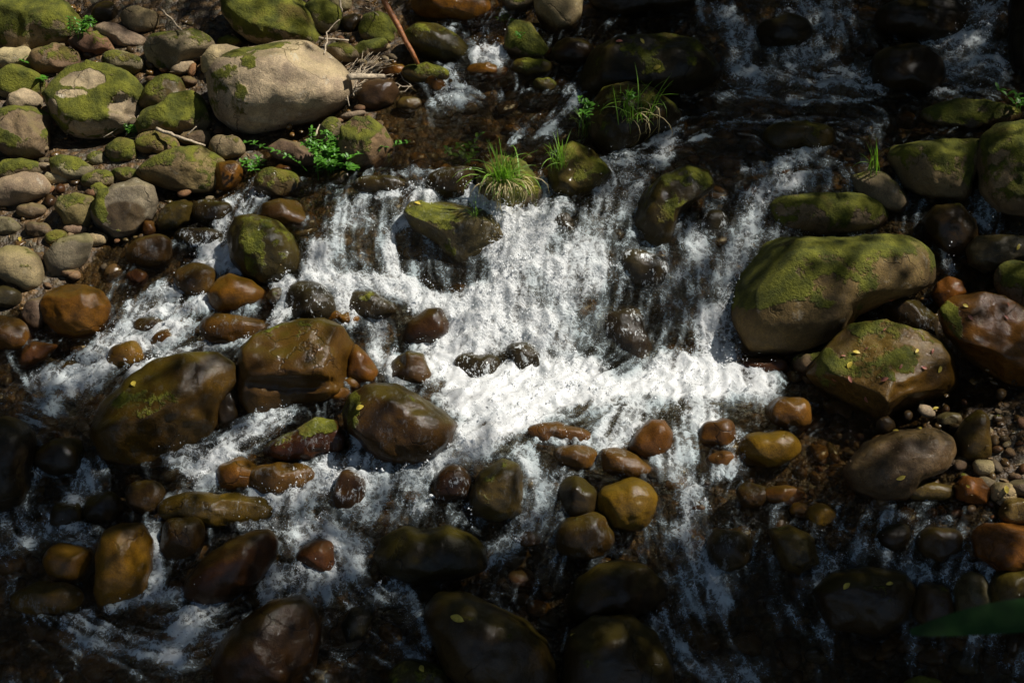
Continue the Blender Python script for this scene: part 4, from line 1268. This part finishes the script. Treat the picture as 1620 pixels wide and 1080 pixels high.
def stem_heap(px, py, n, length, label, seed, up=.5, az0=None):
    p, _ = on(px, py)
    t = empty('dry_stems', p)
    tag(t, label, 'dead stems')
    rng = np.random.default_rng(seed)
    for k in range(n):
        l = length * rng.uniform(.5, 1.2)
        az = rng.uniform(0, 6.28) if az0 is None else rng.normal(az0, .5)
        d = np.array([math.cos(az), math.sin(az), rng.uniform(0, up)]); d /= np.linalg.norm(d)
        a = np.array([rng.normal(0, .04), rng.normal(0, .05), rng.uniform(.01, .05)])
        pts = [a + d * l * (u - .4) + rng.normal(0, .006, 3) for u in np.linspace(0, 1, 5)]
        link('stem', tube_mesh('stem', pts, np.linspace(.003, .0015, 5), M_TWIG, 5), None, t)


stem_heap(205, 205, 26, .20, 'small heap of dry twigs between the notched mossy boulder and the green humped rock', 1, .7)
stem_heap(565, 118, 34, .28, 'bundle of dead stems and broken stalks right of the big pale boulder', 2, .5, .9)
stem_heap(558, 150, 18, .26, 'pale dead stems squeezed between the pale boulder and the purplish stone', 3, .6, 1.1)
stem_heap(635, 133, 9, .16, 'few washed-up stems in the shallow left of the smooth olive stone', 4, .4)

LV, LF = leaf_np(1.0, .55, .25, 6)
LEAFM = mesh_np('fallen_leaf', LV - [.5, 0, 0], LF); LEAFM.materials.append(M_YLEAF)
LV2, LF2 = leaf_np(1.0, .42, .45, 5)
PETM = mesh_np('red_petal', LV2 - [.5, 0, 0], LF2); PETM.materials.append(M_PETAL)
FALL = [
 (570, 645, .055, 0, 'round yellow leaf on the dark brown domed boulder'), (212, 608, .055, 0, 'small yellow leaf on the huge olive-brown boulder'),
 (660, 323, .05, 0, 'small yellow leaf on the left tip of the wedge-shaped slab'), (1610, 391, .05, 0, 'yellow leaf on the greyish wet rock at the right edge'),
 (1527, 484, .04, 0, 'yellow-green leaf near the top of the tilted orange-brown slab'), (1355, 558, .05, 0, 'upper yellow leaf at the left of the leaf-strewn slab'),
 (1345, 578, .055, 0, 'lower yellow leaf at the left of the leaf-strewn slab'), (1486, 584, .05, 0, 'yellow leaf near the silvery edge of the leaf-strewn slab'),
 (1450, 556, .045, 0, 'narrow yellow leaf standing near the top of the leaf-strewn slab'), (1480, 647, .045, 0, 'yellowish leaf on the wet silvery facet of the leaf-strewn slab'),
 (724, 979, .09, 0, 'yellow leaf on the large smooth brown boulder at the bottom'), (668, 1058, .055, 0, 'yellow leaf on the olive stone at the bottom edge'),
 (1340, 927, .055, 0, 'left yellow leaf on the broad flat dark rock, lower right'), (1407, 924, .05, 0, 'right yellow leaf on the broad flat dark rock, lower right'),
 (1016, 66, .05, 0, 'yellow leaf at the back of the broad flat shaded boulder'), (1040, 107, .06, 0, 'yellow leaf at the front of the broad flat shaded boulder'),
 (980, 66, .06, 1, 'reddish leaf on the broad flat shaded boulder'), (32, 379, .045, 0, 'yellow leaf on wet ground left of the oval grey cobble'),
 (1592, 774, .05, 0, 'yellow leaf on the olive-tan stone at the right'), (1425, 755, .06, 0, 'mustard leaf on the lower front of the dappled brown rock'),
 (1455, 679, .05, 0, 'yellow leaf on top of the dappled brown rock, right one'), (1417, 683, .05, 0, 'yellow leaf on top of the dappled brown rock, left one'),
 (907, 1005, .045, 0, 'tiny yellow leaf on the big boulder under the helmet-shaped one'), (1532, 769, .03, 0, 'pale speck of leaf on the brick-red stone'),
 (1321, 599, .05, 1, 'red petals at the left corner of the leaf-strewn slab'), (1345, 600, .055, 1, 'orange-red petal right of the left-corner petals of the leaf-strewn slab'),
 (1400, 600, .065, 1, 'largest red petal in the middle of the leaf-strewn slab'), (1372, 631, .055, 1, 'pink petal near the lower left of the leaf-strewn slab'),
 (1424, 580, .045, 1, 'pinkish petal above the silvery facet of the leaf-strewn slab'), (1462, 582, .045, 1, 'red petal on the dark upper right of the leaf-strewn slab'),
 (1334, 563, .035, 1, 'tiny orange petal left of the upper yellow leaf on the leaf-strewn slab'), (1371, 552, .035, 1, 'small dark red petal right of the upper yellow leaf on the leaf-strewn slab'),
 (1475, 556, .045, 1, 'orange petal at the upper right of the leaf-strewn slab'), (1376, 662, .05, 1, 'pink petal near the lower tip of the leaf-strewn slab'),
 (1535, 503, .055, 1, 'red-brown leaf standing on the tilted orange-brown slab'), (1592, 503, .045, 1, 'dark red leaf at the right of the tilted orange-brown slab'),
 (1594, 483, .045, 1, 'orange leaf near the upper right of the tilted orange-brown slab'), (1410, 472, .06, 1, 'pinkish dead leaf on the rock under the great striped boulder'),
 (1400, 522, .03, 1, 'tiny pink petal on the top edge of the leaf-strewn slab'),
]
_r = random.Random(5)
for px, py, s, kind, lab in FALL:
    p, n_ = on(px, py)
    o = bpy.data.objects.new('petal' if kind else 'fallen_leaf', PETM if kind else LEAFM)
    q = Vector(n_).to_track_quat('Z', 'Y')
    o.rotation_mode = 'QUATERNION'
    from mathutils import Quaternion
    o.rotation_quaternion = q @ Quaternion((0, 0, 1), _r.uniform(0, 6.28)) @ Quaternion((0, 1, 0), _r.uniform(-.2, .1))
    o.location = p + n_ * .004
    s *= .66 if kind else .76
    o.scale = (s, s * _r.uniform(.8, 1.2), s)
    COL.objects.link(o)
    tag(o, lab, 'petal' if kind else 'leaf', 'red petals and leaves on the rocks' if kind else 'yellow leaves on the rocks')


def seed_litter():
    """bits of bark, catkins and straw too small to count between the left-bank rocks"""
    rng = np.random.default_rng(9)
    VV, FF, k0 = [], [], 0
    V0, F0 = leaf_np(1, .35, .3, 3)
    for k in range(1700):
        px, py = (rng.uniform(0, 640), rng.uniform(0, 420)) if k < 1300 else (rng.uniform(1280, 1620), rng.uniform(560, 830))
        p, n_ = on(px, py)
        if p[2] < float(sample(WG, p[0], p[1])) + .0: continue
        low = p[2] < float(sample(BG, p[0], p[1])) + .02
        if not low and rng.random() < .86: continue
        s = rng.uniform(.018, .05) if low else rng.uniform(.008, .022)
        a = rng.uniform(0, 6.28)
        V = V0 * [s, s * rng.uniform(.3, 1), s]
        V = np.stack([V[:, 0] * math.cos(a) - V[:, 1] * math.sin(a), V[:, 0] * math.sin(a) + V[:, 1] * math.cos(a), V[:, 2] + .004], 1)
        VV.append(V + np.array(p)); FF.append(F0 + k0); k0 += len(V)
    o = link('leaf_litter', mesh_np('leaf_litter', np.concatenate(VV), np.concatenate(FF)), M_LITTER)
    tag(o, 'fine scraps of straw and dead leaf scattered over the banks', 'leaf litter', kind='stuff')


seed_litter()

# ---------------------------------------------------------------- water
FOAM = [  # polyline in photo pixels, radius, density
 ([(600,320),(545,380),(600,420),(570,460)],54,.45), ([(500,400),(495,440),(540,450)],26,.85), ([(560,335),(520,380)],30,.6), ([(665,335),(630,400),(640,450),(700,480),(770,510)],34,.86), ([(560,440),(600,450),(650,470)],20,.85), ([(600,308),(690,298),(790,322)],15,.62), ([(540,460),(545,490)],22,.85),
 ([(815,350),(790,420),(775,490),(720,560)],66,1.02), ([(870,385),(860,450),(840,520)],60,.92), ([(985,300),(945,350),(930,400)],46,.52), ([(890,335),(900,370)],30,.62), ([(930,410),(920,480),(890,540)],44,.76), ([(960,490),(950,560)],36,.36),
 ([(1085,360),(1095,430),(1105,500)],44,.52), ([(1130,500),(1135,575)],34,.88), ([(1255,292),(1200,315)],28,.66), ([(1190,330),(1160,400),(1140,470)],32,.56), ([(1060,420),(1080,450)],20,.7), ([(1000,440),(1010,560)],40,.26),
 ([(1130,600),(1000,590),(850,605),(735,625)],44,1.08), ([(1100,590),(1160,600),(1205,612)],32,.9), ([(1010,605),(870,640),(750,700)],30,1.0), ([(960,625),(880,645),(800,665),(745,700)],36,.82), ([(1000,620),(1000,660),(960,690)],36,.74), ([(1100,625),(1110,660)],36,.74), ([(790,635),(735,690)],34,.86), ([(700,590),(720,640)],26,.72),
 ([(745,700),(690,740),(600,765),(520,755)],24,0.58), ([(520,750),(460,785),(420,800)],34,0.69), ([(620,755),(660,800),(560,805)],34,0.48),
 ([(280,722),(340,722),(400,690),(440,655)],27,0.65), ([(300,747),(370,715)],24,0.71), ([(335,762),(265,792)],16,0.47), ([(560,735),(600,765),(660,770)],22,0.53),
 ([(1050,720),(1085,760),(1095,800),(1080,850),(1110,900),(1140,960)],26,0.58), ([(830,720),(862,775)],24,0.53), ([(860,690),(960,700)],14,0.52), ([(1160,690),(1170,745),(1120,760)],16,0.52),
 ([(885,760),(850,800),(820,850),(760,885)],28,0.45), ([(560,690),(590,735)],18,0.52), ([(1000,640),(1080,680),(1085,720)],22,0.53),
 ([(420,300),(372,330),(352,380),(352,410),(300,440),(250,470),(200,520),(130,580),(60,605)],22,.66), ([(335,402),(372,420)],26,.92), ([(210,490),(280,492),(330,480)],17,.72),
 ([(290,520),(180,570),(110,610)],26,.72), ([(340,545),(260,570),(215,602)],11,.62), ([(0,645),(80,640)],40,.40), ([(440,440),(470,470),(440,520)],18,.7), ([(590,500),(600,560),(640,600)],18,.66), ([(430,540),(330,548)],9,.5),
 ([(60,740),(150,745),(120,795)],22,0.44), ([(30,850),(100,842),(145,852)],24,0.47), ([(20,810),(10,870)],30,0.42), ([(245,830),(245,900),(250,935)],15,0.55), ([(400,818),(450,850),(520,842),(560,880),(520,920),(440,945)],33,0.60),
 ([(440,915),(560,900)],28,0.60), ([(330,940),(230,947),(180,972)],14,0.52), ([(120,1003),(200,1022),(280,1042),(330,1012)],33,0.52), ([(290,1000),(335,960)],28,0.66), ([(262,1042),(280,1042)],18,0.77), ([(100,985),(150,972)],12,0.60),
 ([(560,950),(640,930),(660,990),(660,1035)],28,0.40), ([(540,1040),(620,1030)],24,0.35), ([(1080,880),(1100,940),(1050,985),(1100,1050),(1180,1075)],28,0.45), ([(1230,960),(1285,1000)],20,0.37), ([(1060,930),(1120,960)],30,0.42),
 ([(760,92),(785,92)],20,.84), ([(720,120),(700,160),(745,150)],20,.54), ([(765,60),(740,85)],16,.44), ([(900,150),(880,190),(830,212)],22,.42), ([(690,60),(720,40)],14,.4),
 ([(1130,20),(1180,60),(1160,110),(1220,130),(1300,130),(1385,126)],26,.56), ([(1260,20),(1330,30),(1300,80),(1250,92)],34,.50), ([(1480,62),(1540,70),(1560,20)],24,.62), ([(1490,102),(1580,112)],24,.56), ([(1480,140),(1570,150)],12,.5),
 ([(1080,232),(1150,200),(1285,190)],11,.40), ([(1000,272),(1060,222)],24,.56), ([(1180,270),(1260,255),(1330,215)],14,.48), ([(1130,150),(1260,160),(1370,150)],12,.4), ([(940,300),(1000,260)],26,.6), ([(1490,390),(1500,430)],10,.6), ([(1545,345),(1570,370)],7,.5),
 ([(660,120),(690,150),(700,175)],13,.4), ([(620,285),(660,270),(745,290)],10,.45), ([(855,280),(862,330)],8,.7), ([(480,290),(540,300)],10,.35),
]
# breaks in the foam, also thinned to darken the wedge slab's shaded undercut
HOLES = [([(665,395),(700,430),(745,432)],26,.9), ([(1015,400),(1005,480),(985,560)],42,.55), ([(940,490),(930,545)],18,.3), ([(1060,500),(1050,560)],22,.3), ([(640,380),(655,420)],14,.8), ([(940,520),(985,560)],40,.25), ([(1120,330),(1140,360)],26,.4), ([(880,390),(900,350)],16,.4), ([(560,380),(580,420)],22,.2), ([(1050,400),(1030,460)],24,.5), ([(850,445),(870,480)],18,.3), ([(870,665),(930,655)],18,.35), ([(1120,480),(1090,460)],20,.3)]


def seg_dist(px, py, a, b):
    ax, ay = a; bx, by = b
    dx, dy = bx - ax, by - ay
    t = np.clip(((px - ax) * dx + (py - ay) * dy) / (dx * dx + dy * dy + 1e-9), 0, 1)
    return np.hypot(px - ax - t * dx, py - ay - t * dy)


def build_water():
    S = 0.0095
    xs = np.arange(-3.9, 3.9, S); ys = np.arange(4.0, 10.8, S)
    X, Y = np.meshgrid(xs, ys)
    D = sample(DG, X, Y); Bz = sample(BG, X, Y)
    W = sample(WG, X, Y) + .028 * np.clip(D / .05, 0, 1)
    px, py = to_px(np.stack([X, Y, W], -1))
    keep = (px > -230) & (px < 1850) & (py > -90) & (py < 1220) & (W > Bz - 0.06)
    # foam painted as a field over the water
    foam = np.zeros_like(X)
    jx = px + 26 * fbm(np.stack([X.ravel() * 3, Y.ravel() * 3, 0 * X.ravel()], 1), 3).reshape(X.shape)
    jy = py + 22 * fbm(np.stack([X.ravel() * 3, Y.ravel() * 3, 0 * X.ravel() + 40], 1), 3).reshape(X.shape)
    for pts, r, den in FOAM:
        d = np.full(X.shape, 1e9)
        for a, b in zip(pts[:-1], pts[1:]): d = np.minimum(d, seg_dist(jx, jy, a, b))
        f = den * np.clip(1.2 - 0.72 * (d / r) ** 1.6, 0, 1)
        foam = np.maximum(foam, f)
    for pts, r, den in HOLES:
        d = np.full(X.shape, 1e9)
        for a, b in zip(pts[:-1], pts[1:]): d = np.minimum(d, seg_dist(jx, jy, a, b))
        foam = foam - den * np.clip(1.3 - 0.8 * (d / r) ** 1.5, 0, 1)
    foam = np.maximum(foam, 0)
    gyg, gxg = np.gradient(WG, GS)
    slope = np.hypot(sample(gxg, X, Y), sample(gyg, X, Y))
    foam = np.maximum(foam, np.clip((slope - .22) * .7, 0, .32))
    # moving water carries a little air everywhere but in the quiet pools
    quiet = np.maximum(np.exp(-(((px - 760) / 190) ** 2 + ((py - 225) / 60) ** 2)), np.exp(-(((px - 1400) / 270) ** 2 + ((py - 810) / 120) ** 2)))
    base = (.16 + .18 * fbm(np.stack([X.ravel() * 2.3, Y.ravel() * 2.3, 0 * X.ravel() + 71], 1), 3).reshape(X.shape)) * (1 - 1.0 * quiet) * np.clip(D / .06, 0, 1)
    foam = np.maximum(foam, base)
    # flow follows the fall of the water and parts round the stones
    pot = WG.copy()
    for bx, by, rm in FLOWBUMP:
        i0, i1 = np.searchsorted(gx, [bx - 2.2 * rm, bx + 2.2 * rm]); j0, j1 = np.searchsorted(gy, [by - 2.2 * rm, by + 2.2 * rm])
        if i1 > i0 and j1 > j0:
            q = np.hypot(MX[j0:j1, i0:i1] - bx, MY[j0:j1, i0:i1] - by) / rm
            pot[j0:j1, i0:i1] += 0.22 * rm * np.exp(-q ** 2 * 1.1)
    pot = blur(pot, 1)
    fy_, fx_ = np.gradient(-pot, GS)
    mag = np.hypot(fx_, fy_) + 1e-3
    fx_, fy_ = fx_ / mag, fy_ / mag
    gpx, gpy = to_px(np.stack([MX, MY, WG], -1))
    for pts, r, den in FOAM:
        for a, b in zip(pts[:-1], pts[1:]):
            wq = np.exp(-(seg_dist(gpx, gpy, a, b) / (1.3 * r)) ** 2) * 4.0
            if wq.max() < .01: continue
            wa = at_z(a[0], a[1], .2); wb = at_z(b[0], b[1], .2)
            v = (wb - wa)[:2]; v = v / np.linalg.norm(v)
            fx_ = fx_ + wq * v[0]; fy_ = fy_ + wq * v[1]
    fx_, fy_ = blur(fx_, 2), blur(fy_, 2)
    x0, y0 = X[keep], Y[keep]
    n = len(x0)
    # streaks: noise smeared along the stream lines
    acc = np.zeros(n); acc2 = np.zeros(n)
    for sgn in (1, -1):
        cx, cy = x0.copy(), y0.copy()
        for k in range(5):
            acc += perlin(np.stack([cx * 42, cy * 42, np.full(n, .5)], 1))
            acc2 += perlin(np.stack([cx * 17, cy * 17, np.full(n, 9.5)], 1))
            u = sample(fx_, cx, cy); v = sample(fy_, cx, cy)
            l = np.hypot(u, v) + 1e-6
            cx = cx + sgn * .016 * u / l; cy = cy + sgn * .016 * v / l
    streak = np.clip(.5 + acc / 10 * 1.6 + acc2 / 10 * 1.1, 0, 1)
    fo = foam[keep]; sl = slope[keep]
    p3 = np.stack([x0, y0, np.zeros(n)], 1)
    n1 = fbm(p3 * 4.2 + 3, 3)
    n2 = 1 - 2.0 * np.abs(perlin(p3 * 11 + 7))
    n3 = 1 - 2.0 * np.abs(perlin(p3 * 27 + 1))
    n4 = perlin(p3 * 60 + 2)
    lace = np.clip(.5 + .5 * (1 - 3.2 * np.abs(fbm(p3 * 19 + 21, 3))), 0, 1)
    slick = np.clip((fo - .65) * 4, 0, 1) * np.clip(1 - sl * 2.4, 0, 1)
    turb = np.clip(fo * 1.1, 0, 1.05) * (1 - .62 * slick)
    dz = turb * (.085 * n1 + .045 * (n2 - .3) + .012 * (n3 - .3) + .003 * n4 + .016 * (streak - .5))
    still = 1 - np.clip(turb, 0, 1)
    dz = dz + still * (.018 * n1 + .013 * (streak - .5) + .010 * perlin(p3 * 9) + .0036 * perlin(p3 * 24 + 3))
    # water swells and whitens against the stones' upstream sides and trails off below them
    rise = np.zeros(n); wake = np.zeros(n)
    for bx, by, rm in FLOWBUMP:
        if rm < .05: continue
        k = np.where((np.abs(x0 - bx) < 2 * rm) & (np.abs(y0 - by) < 2.4 * rm))[0]
        if not len(k): continue
        ux, uy = (x0[k] - bx) / rm, (y0[k] - by) / rm
        q = np.hypot(ux, uy * 1.1)
        front = np.exp(-((q - 1.02) / .22) ** 2) * np.clip(.35 + uy, 0, 1)
        rise[k] = np.maximum(rise[k], front * min(.035, .16 * rm))
        tail = np.exp(-((np.abs(ux) - .85) / .3) ** 2) * np.clip(1 - np.abs(uy + .8) / 1.2, 0, 1)
        wake[k] = np.maximum(wake[k], np.maximum(.9 * front, .7 * tail))
    dz = dz + rise * (D[keep] > .02)
    fo = fo + np.clip(wake, 0, 1) * .24 * np.clip(fo * 2.5, 0, 1) * (fo < .75)
    z0 = W[keep] + dz
    idx = -np.ones(X.shape, np.int64); idx[keep] = np.arange(n)
    a, b, c, d = idx[:-1, :-1], idx[:-1, 1:], idx[1:, 1:], idx[1:, :-1]
    ok = (a >= 0) & (b >= 0) & (c >= 0) & (d >= 0)
    F = np.stack([a[ok], b[ok], c[ok], d[ok]], 1)
    V = np.stack([x0, y0, z0], 1)
    me = mesh_np('water', V, F)
    attr(me, 'foam', fo); attr(me, 'streak', streak); attr(me, 'lace', lace)
    attr(me, 'run', .26 + .30 * np.clip(1 - sl * 1.8, 0, 1))
    o = link('water', me, M_WATER)
    tag(o, 'clear brown stream water breaking into white foam over the rocks', 'water', kind='structure')
    return V, fo, sl, streak


WV, WF, WSL, WST = build_water()


def build_spray():
    rng = np.random.default_rng(12)
    wgt = np.clip(WF - .35, 0, 1) ** 1.5 * (.25 + np.clip(WSL, 0, 1.2)) * (.3 + WST)
    wgt = wgt / wgt.sum()
    n = 17000
    k = rng.choice(len(WV), n, p=wgt)
    P = WV[k] + rng.normal(0, .008, (n, 3))
    h = rng.exponential(.018, n) * (0.4 + WF[k]) * np.where(rng.random(n) < .035, 4, 1)
    P[:, 2] += np.minimum(h, .22)
    P[:, 1] -= h * .35
    r = np.exp(rng.normal(math.log(.0017), .38, n))
    # thrown strings of drops
    xs, rs = [], []
    k2 = rng.choice(len(WV), 420, p=wgt)
    for q in k2:
        v = np.array([rng.normal(0, .35), -abs(rng.normal(.3, .3)), rng.uniform(.35, 1.0)])
        m = rng.integers(8, 26)
        t = np.linspace(0, rng.uniform(.06, .17), m) + rng.normal(0, .003, m)
        tr = WV[q] + v * t[:, None] + np.array([0, 0, -4.9]) * (t ** 2)[:, None] + rng.normal(0, .004, (m, 3))
        xs.append(tr); rs.append(np.exp(rng.normal(math.log(.0024), .4, m)))
    P = np.concatenate([P] + xs); r = np.concatenate([r] + rs); n = len(P)
    O = np.array([[1, 0, 0], [-1, 0, 0], [0, 1, 0], [0, -1, 0], [0, 0, 1], [0, 0, -1]], float)
    FO = np.array([[0, 2, 4], [2, 1, 4], [1, 3, 4], [3, 0, 4], [2, 0, 5], [1, 2, 5], [3, 1, 5], [0, 3, 5]])
    st = np.stack([np.ones(n), np.ones(n), rng.uniform(.8, 2.2, n)], 1)
    V = (P[:, None, :] + O[None] * (r[:, None] * st)[:, None, :]).reshape(-1, 3)
    F = (FO[None] + (np.arange(n) * 6)[:, None, None]).reshape(-1, 3)
    o = link('spray', mesh_np('spray', V, F), M_DROP)
    tag(o, 'white flying droplets thrown up by the cascade and riffles', 'spray', kind='stuff')


build_spray()

# ---------------------------------------------------------------- the unseen wood around the stream: shade canopy overhead, trees up the valley
def leaf_quads(P, size, rng, flat=.5):
    n = len(P)
    a = rng.normal(size=(n, 3)); a[:, 2] *= flat; a /= np.linalg.norm(a, axis=1)[:, None]
    b = rng.normal(size=(n, 3)); b -= a * np.sum(a * b, 1)[:, None]; b /= np.linalg.norm(b, axis=1)[:, None]
    L = size * rng.uniform(.7, 1.4, n)[:, None]; Wd = L * .52
    V = np.stack([P - a * L * .5, P + b * Wd * .5 - a * L * .05, P + a * L * .5, P - b * Wd * .5 - a * L * .05], 1).reshape(-1, 3)
    F = np.arange(n * 4).reshape(n, 4)
    return V, F


def ground_light(P):
    """where a leaf's shadow falls in the picture, and the light wanted there"""
    z0 = np.minimum(P[:, 2], 1.9)
    todo = np.ones(len(P), bool)
    z = np.full(len(P), -.6)
    for h in np.arange(0, 2.5, .05):
        zz = z0 - h
        t = (P[:, 2] - zz) / SUN[2]
        g = sample(TOPG, P[:, 0] - SUN[0] * t, P[:, 1] - SUN[1] * t)
        new = todo & (zz <= g)
        z[new] = zz[new]; todo &= ~new
    t = (P[:, 2] - z) / SUN[2]
    x, y = P[:, 0] - SUN[0] * t, P[:, 1] - SUN[1] * t
    px, py = to_px(np.stack([x, y, z], 1))
    return px, py, (px > -60) & (px < 1680) & (py > -60) & (py < 1140)


def build_wood():
    rng = np.random.default_rng(21)
    allV, allF, k0 = [], [], 0
    # unseen canopy, its leaves placed to throw the wanted shade
    n = 410000
    H = rng.uniform(6.0, 9.0, n)
    gxr = rng.uniform(-7.0, 7.5, n); gyr = rng.uniform(-1.5, 13.5, n)
    t = (H - .2) / SUN[2]
    P = np.stack([gxr + SUN[0] * t, gyr + SUN[1] * t, H], 1)
    px, py, ins = ground_light(P)
    Lw = light_at(px, py)
    edge = np.maximum.reduce([-px, px - 1620, -py, py - 1080])
    Lw = np.where(edge > 0, Lw * np.clip(1 - edge / 350, .0, 1), Lw)
    clump = fbm(P * 1.3, 3)
    tau = -np.log(np.clip(Lw, .012, .995)) * np.where((Lw > .28) & (Lw < .85), np.clip(1 + 5.0 * clump, .15, 2.6), 1)
    leafA = .0034
    dens = n / (14.5 * 15.0)
    keep = rng.random(n) < np.clip(tau / leafA / dens, 0, 1)
    V, F = leaf_quads(P[keep], .105, rng, .7)
    # leaves alone, no boughs
    allV.append(V); allF.append(F); k0 += len(V)
    # thinner leaves added overhead to dim the sky, left out of the sun's path
    m = 26000
    P = np.stack([rng.uniform(-9, 10, m), rng.uniform(-5, 15, m), rng.uniform(7.0, 10.0, m)], 1)
    P = P[fbm(P * .8 + 50, 3) > -.08]
    px, py, ins = ground_light(P)
    P = P[~(ins & (rng.random(len(P)) < np.clip(light_at(px, py) * 3, 0, 1)))]
    V2, F2 = leaf_quads(P, .15, rng, .7)
    allV.append(V2); allF.append(F2 + k0); k0 += len(V2)
    ncan = len(F) + len(F2)
    # trees up the valley and on both slopes
    trees = []
    for k in range(46):
        side = k % 3
        if side == 0: x, y = rng.uniform(-9, 9), rng.uniform(13.5, 20)
        elif side == 1: x, y = rng.uniform(-14, -6.6), rng.uniform(1, 15)
        else: x, y = rng.uniform(8.5, 15), rng.uniform(0, 16)
        trees.append((x, y, rng.uniform(6, 12)))
    bark = []
    for x, y, h in trees:
        zb = .38 * max(abs(x) - 5.6, 0) + .1 * max(y - 12.6, 0) + .4
        m = 1500
        u = rng.normal(size=(m, 3)); u /= np.linalg.norm(u, axis=1)[:, None]
        rr = rng.uniform(.55, 1, m)[:, None] ** .5
        C = np.array([x, y, zb + h * .55])
        Q = C + u * rr * np.array([2.2, 2.2, h * .55])
        px, py, ins = ground_light(Q)
        Lw = light_at(px, py)
        drop = ins & (rng.random(m) < np.clip(Lw * 6, 0, 1))
        Q = Q[~drop]
        Q = Q[Q[:, 2] > .6]
        V, F = leaf_quads(Q, .42, rng, 1.0)
        allV.append(V); allF.append(F + k0); k0 += len(V)
        V, F, T = tube_np([(x, y, zb - .6), (x + .1, y, zb + h * .4), (x, y + .1, zb + h * .8)], [.2, .15, .06], 7)
        bark.append((V, F))
    me = mesh_np('woodland', np.concatenate(allV), np.concatenate(allF), smooth=False)
    me.materials.append(M_SHADE_CANOPY); me.materials.append(M_WOOD)
    mi = np.ones(len(me.polygons), np.int32); mi[:ncan] = 0
    me.polygons.foreach_set('material_index', mi)
    o = link('woodland', me)
    tag(o, 'unseen leafy woodland over the stream, leaves added and placed to shade it', 'woodland', kind='stuff')
    VV, FF, k0 = [], [], 0
    for V, F in bark: VV.append(V); FF.append(F + k0); k0 += len(V)
    o2 = link('woodland_trunks', mesh_np('woodland_trunks', np.concatenate(VV), np.concatenate(FF)), M_BARK)
    tag(o2, 'trunks of the shady wood standing back from the stream', 'woodland', kind='stuff')
    print('canopy leaves', ncan)


build_wood()

# one leaf of the roadside growth near the camera, out of focus at the lower right edge
LVn, LFn = leaf_np(1.0, .16, .15, 12)
nl = mesh_np('foreground_leaf', LVn, LFn); nl.materials.append(M_NEAR)
fo_ = bpy.data.objects.new('foreground_leaf', nl)
_p = CAM + ray(1440, 1000) * 2.3
_q = CAM + ray(1800, 985) * 2.3
_d = Vector(_q - _p)
fo_.location = _p
fo_.scale = (_d.length, _d.length * 1.0, _d.length)
_v = Vector(CAM - _p).normalized()
_zz = (Vector((0, 0, 1)) * .6 + _v * .4).normalized()
from mathutils import Matrix
_x = _d.normalized(); _y = _zz.cross(_x).normalized(); _z = _x.cross(_y)
fo_.rotation_euler = Matrix((_x, _y, _z)).transposed().to_euler()
COL.objects.link(fo_)
tag(fo_, 'blurred dark green leaf reaching in at the lower right edge', 'leaf')
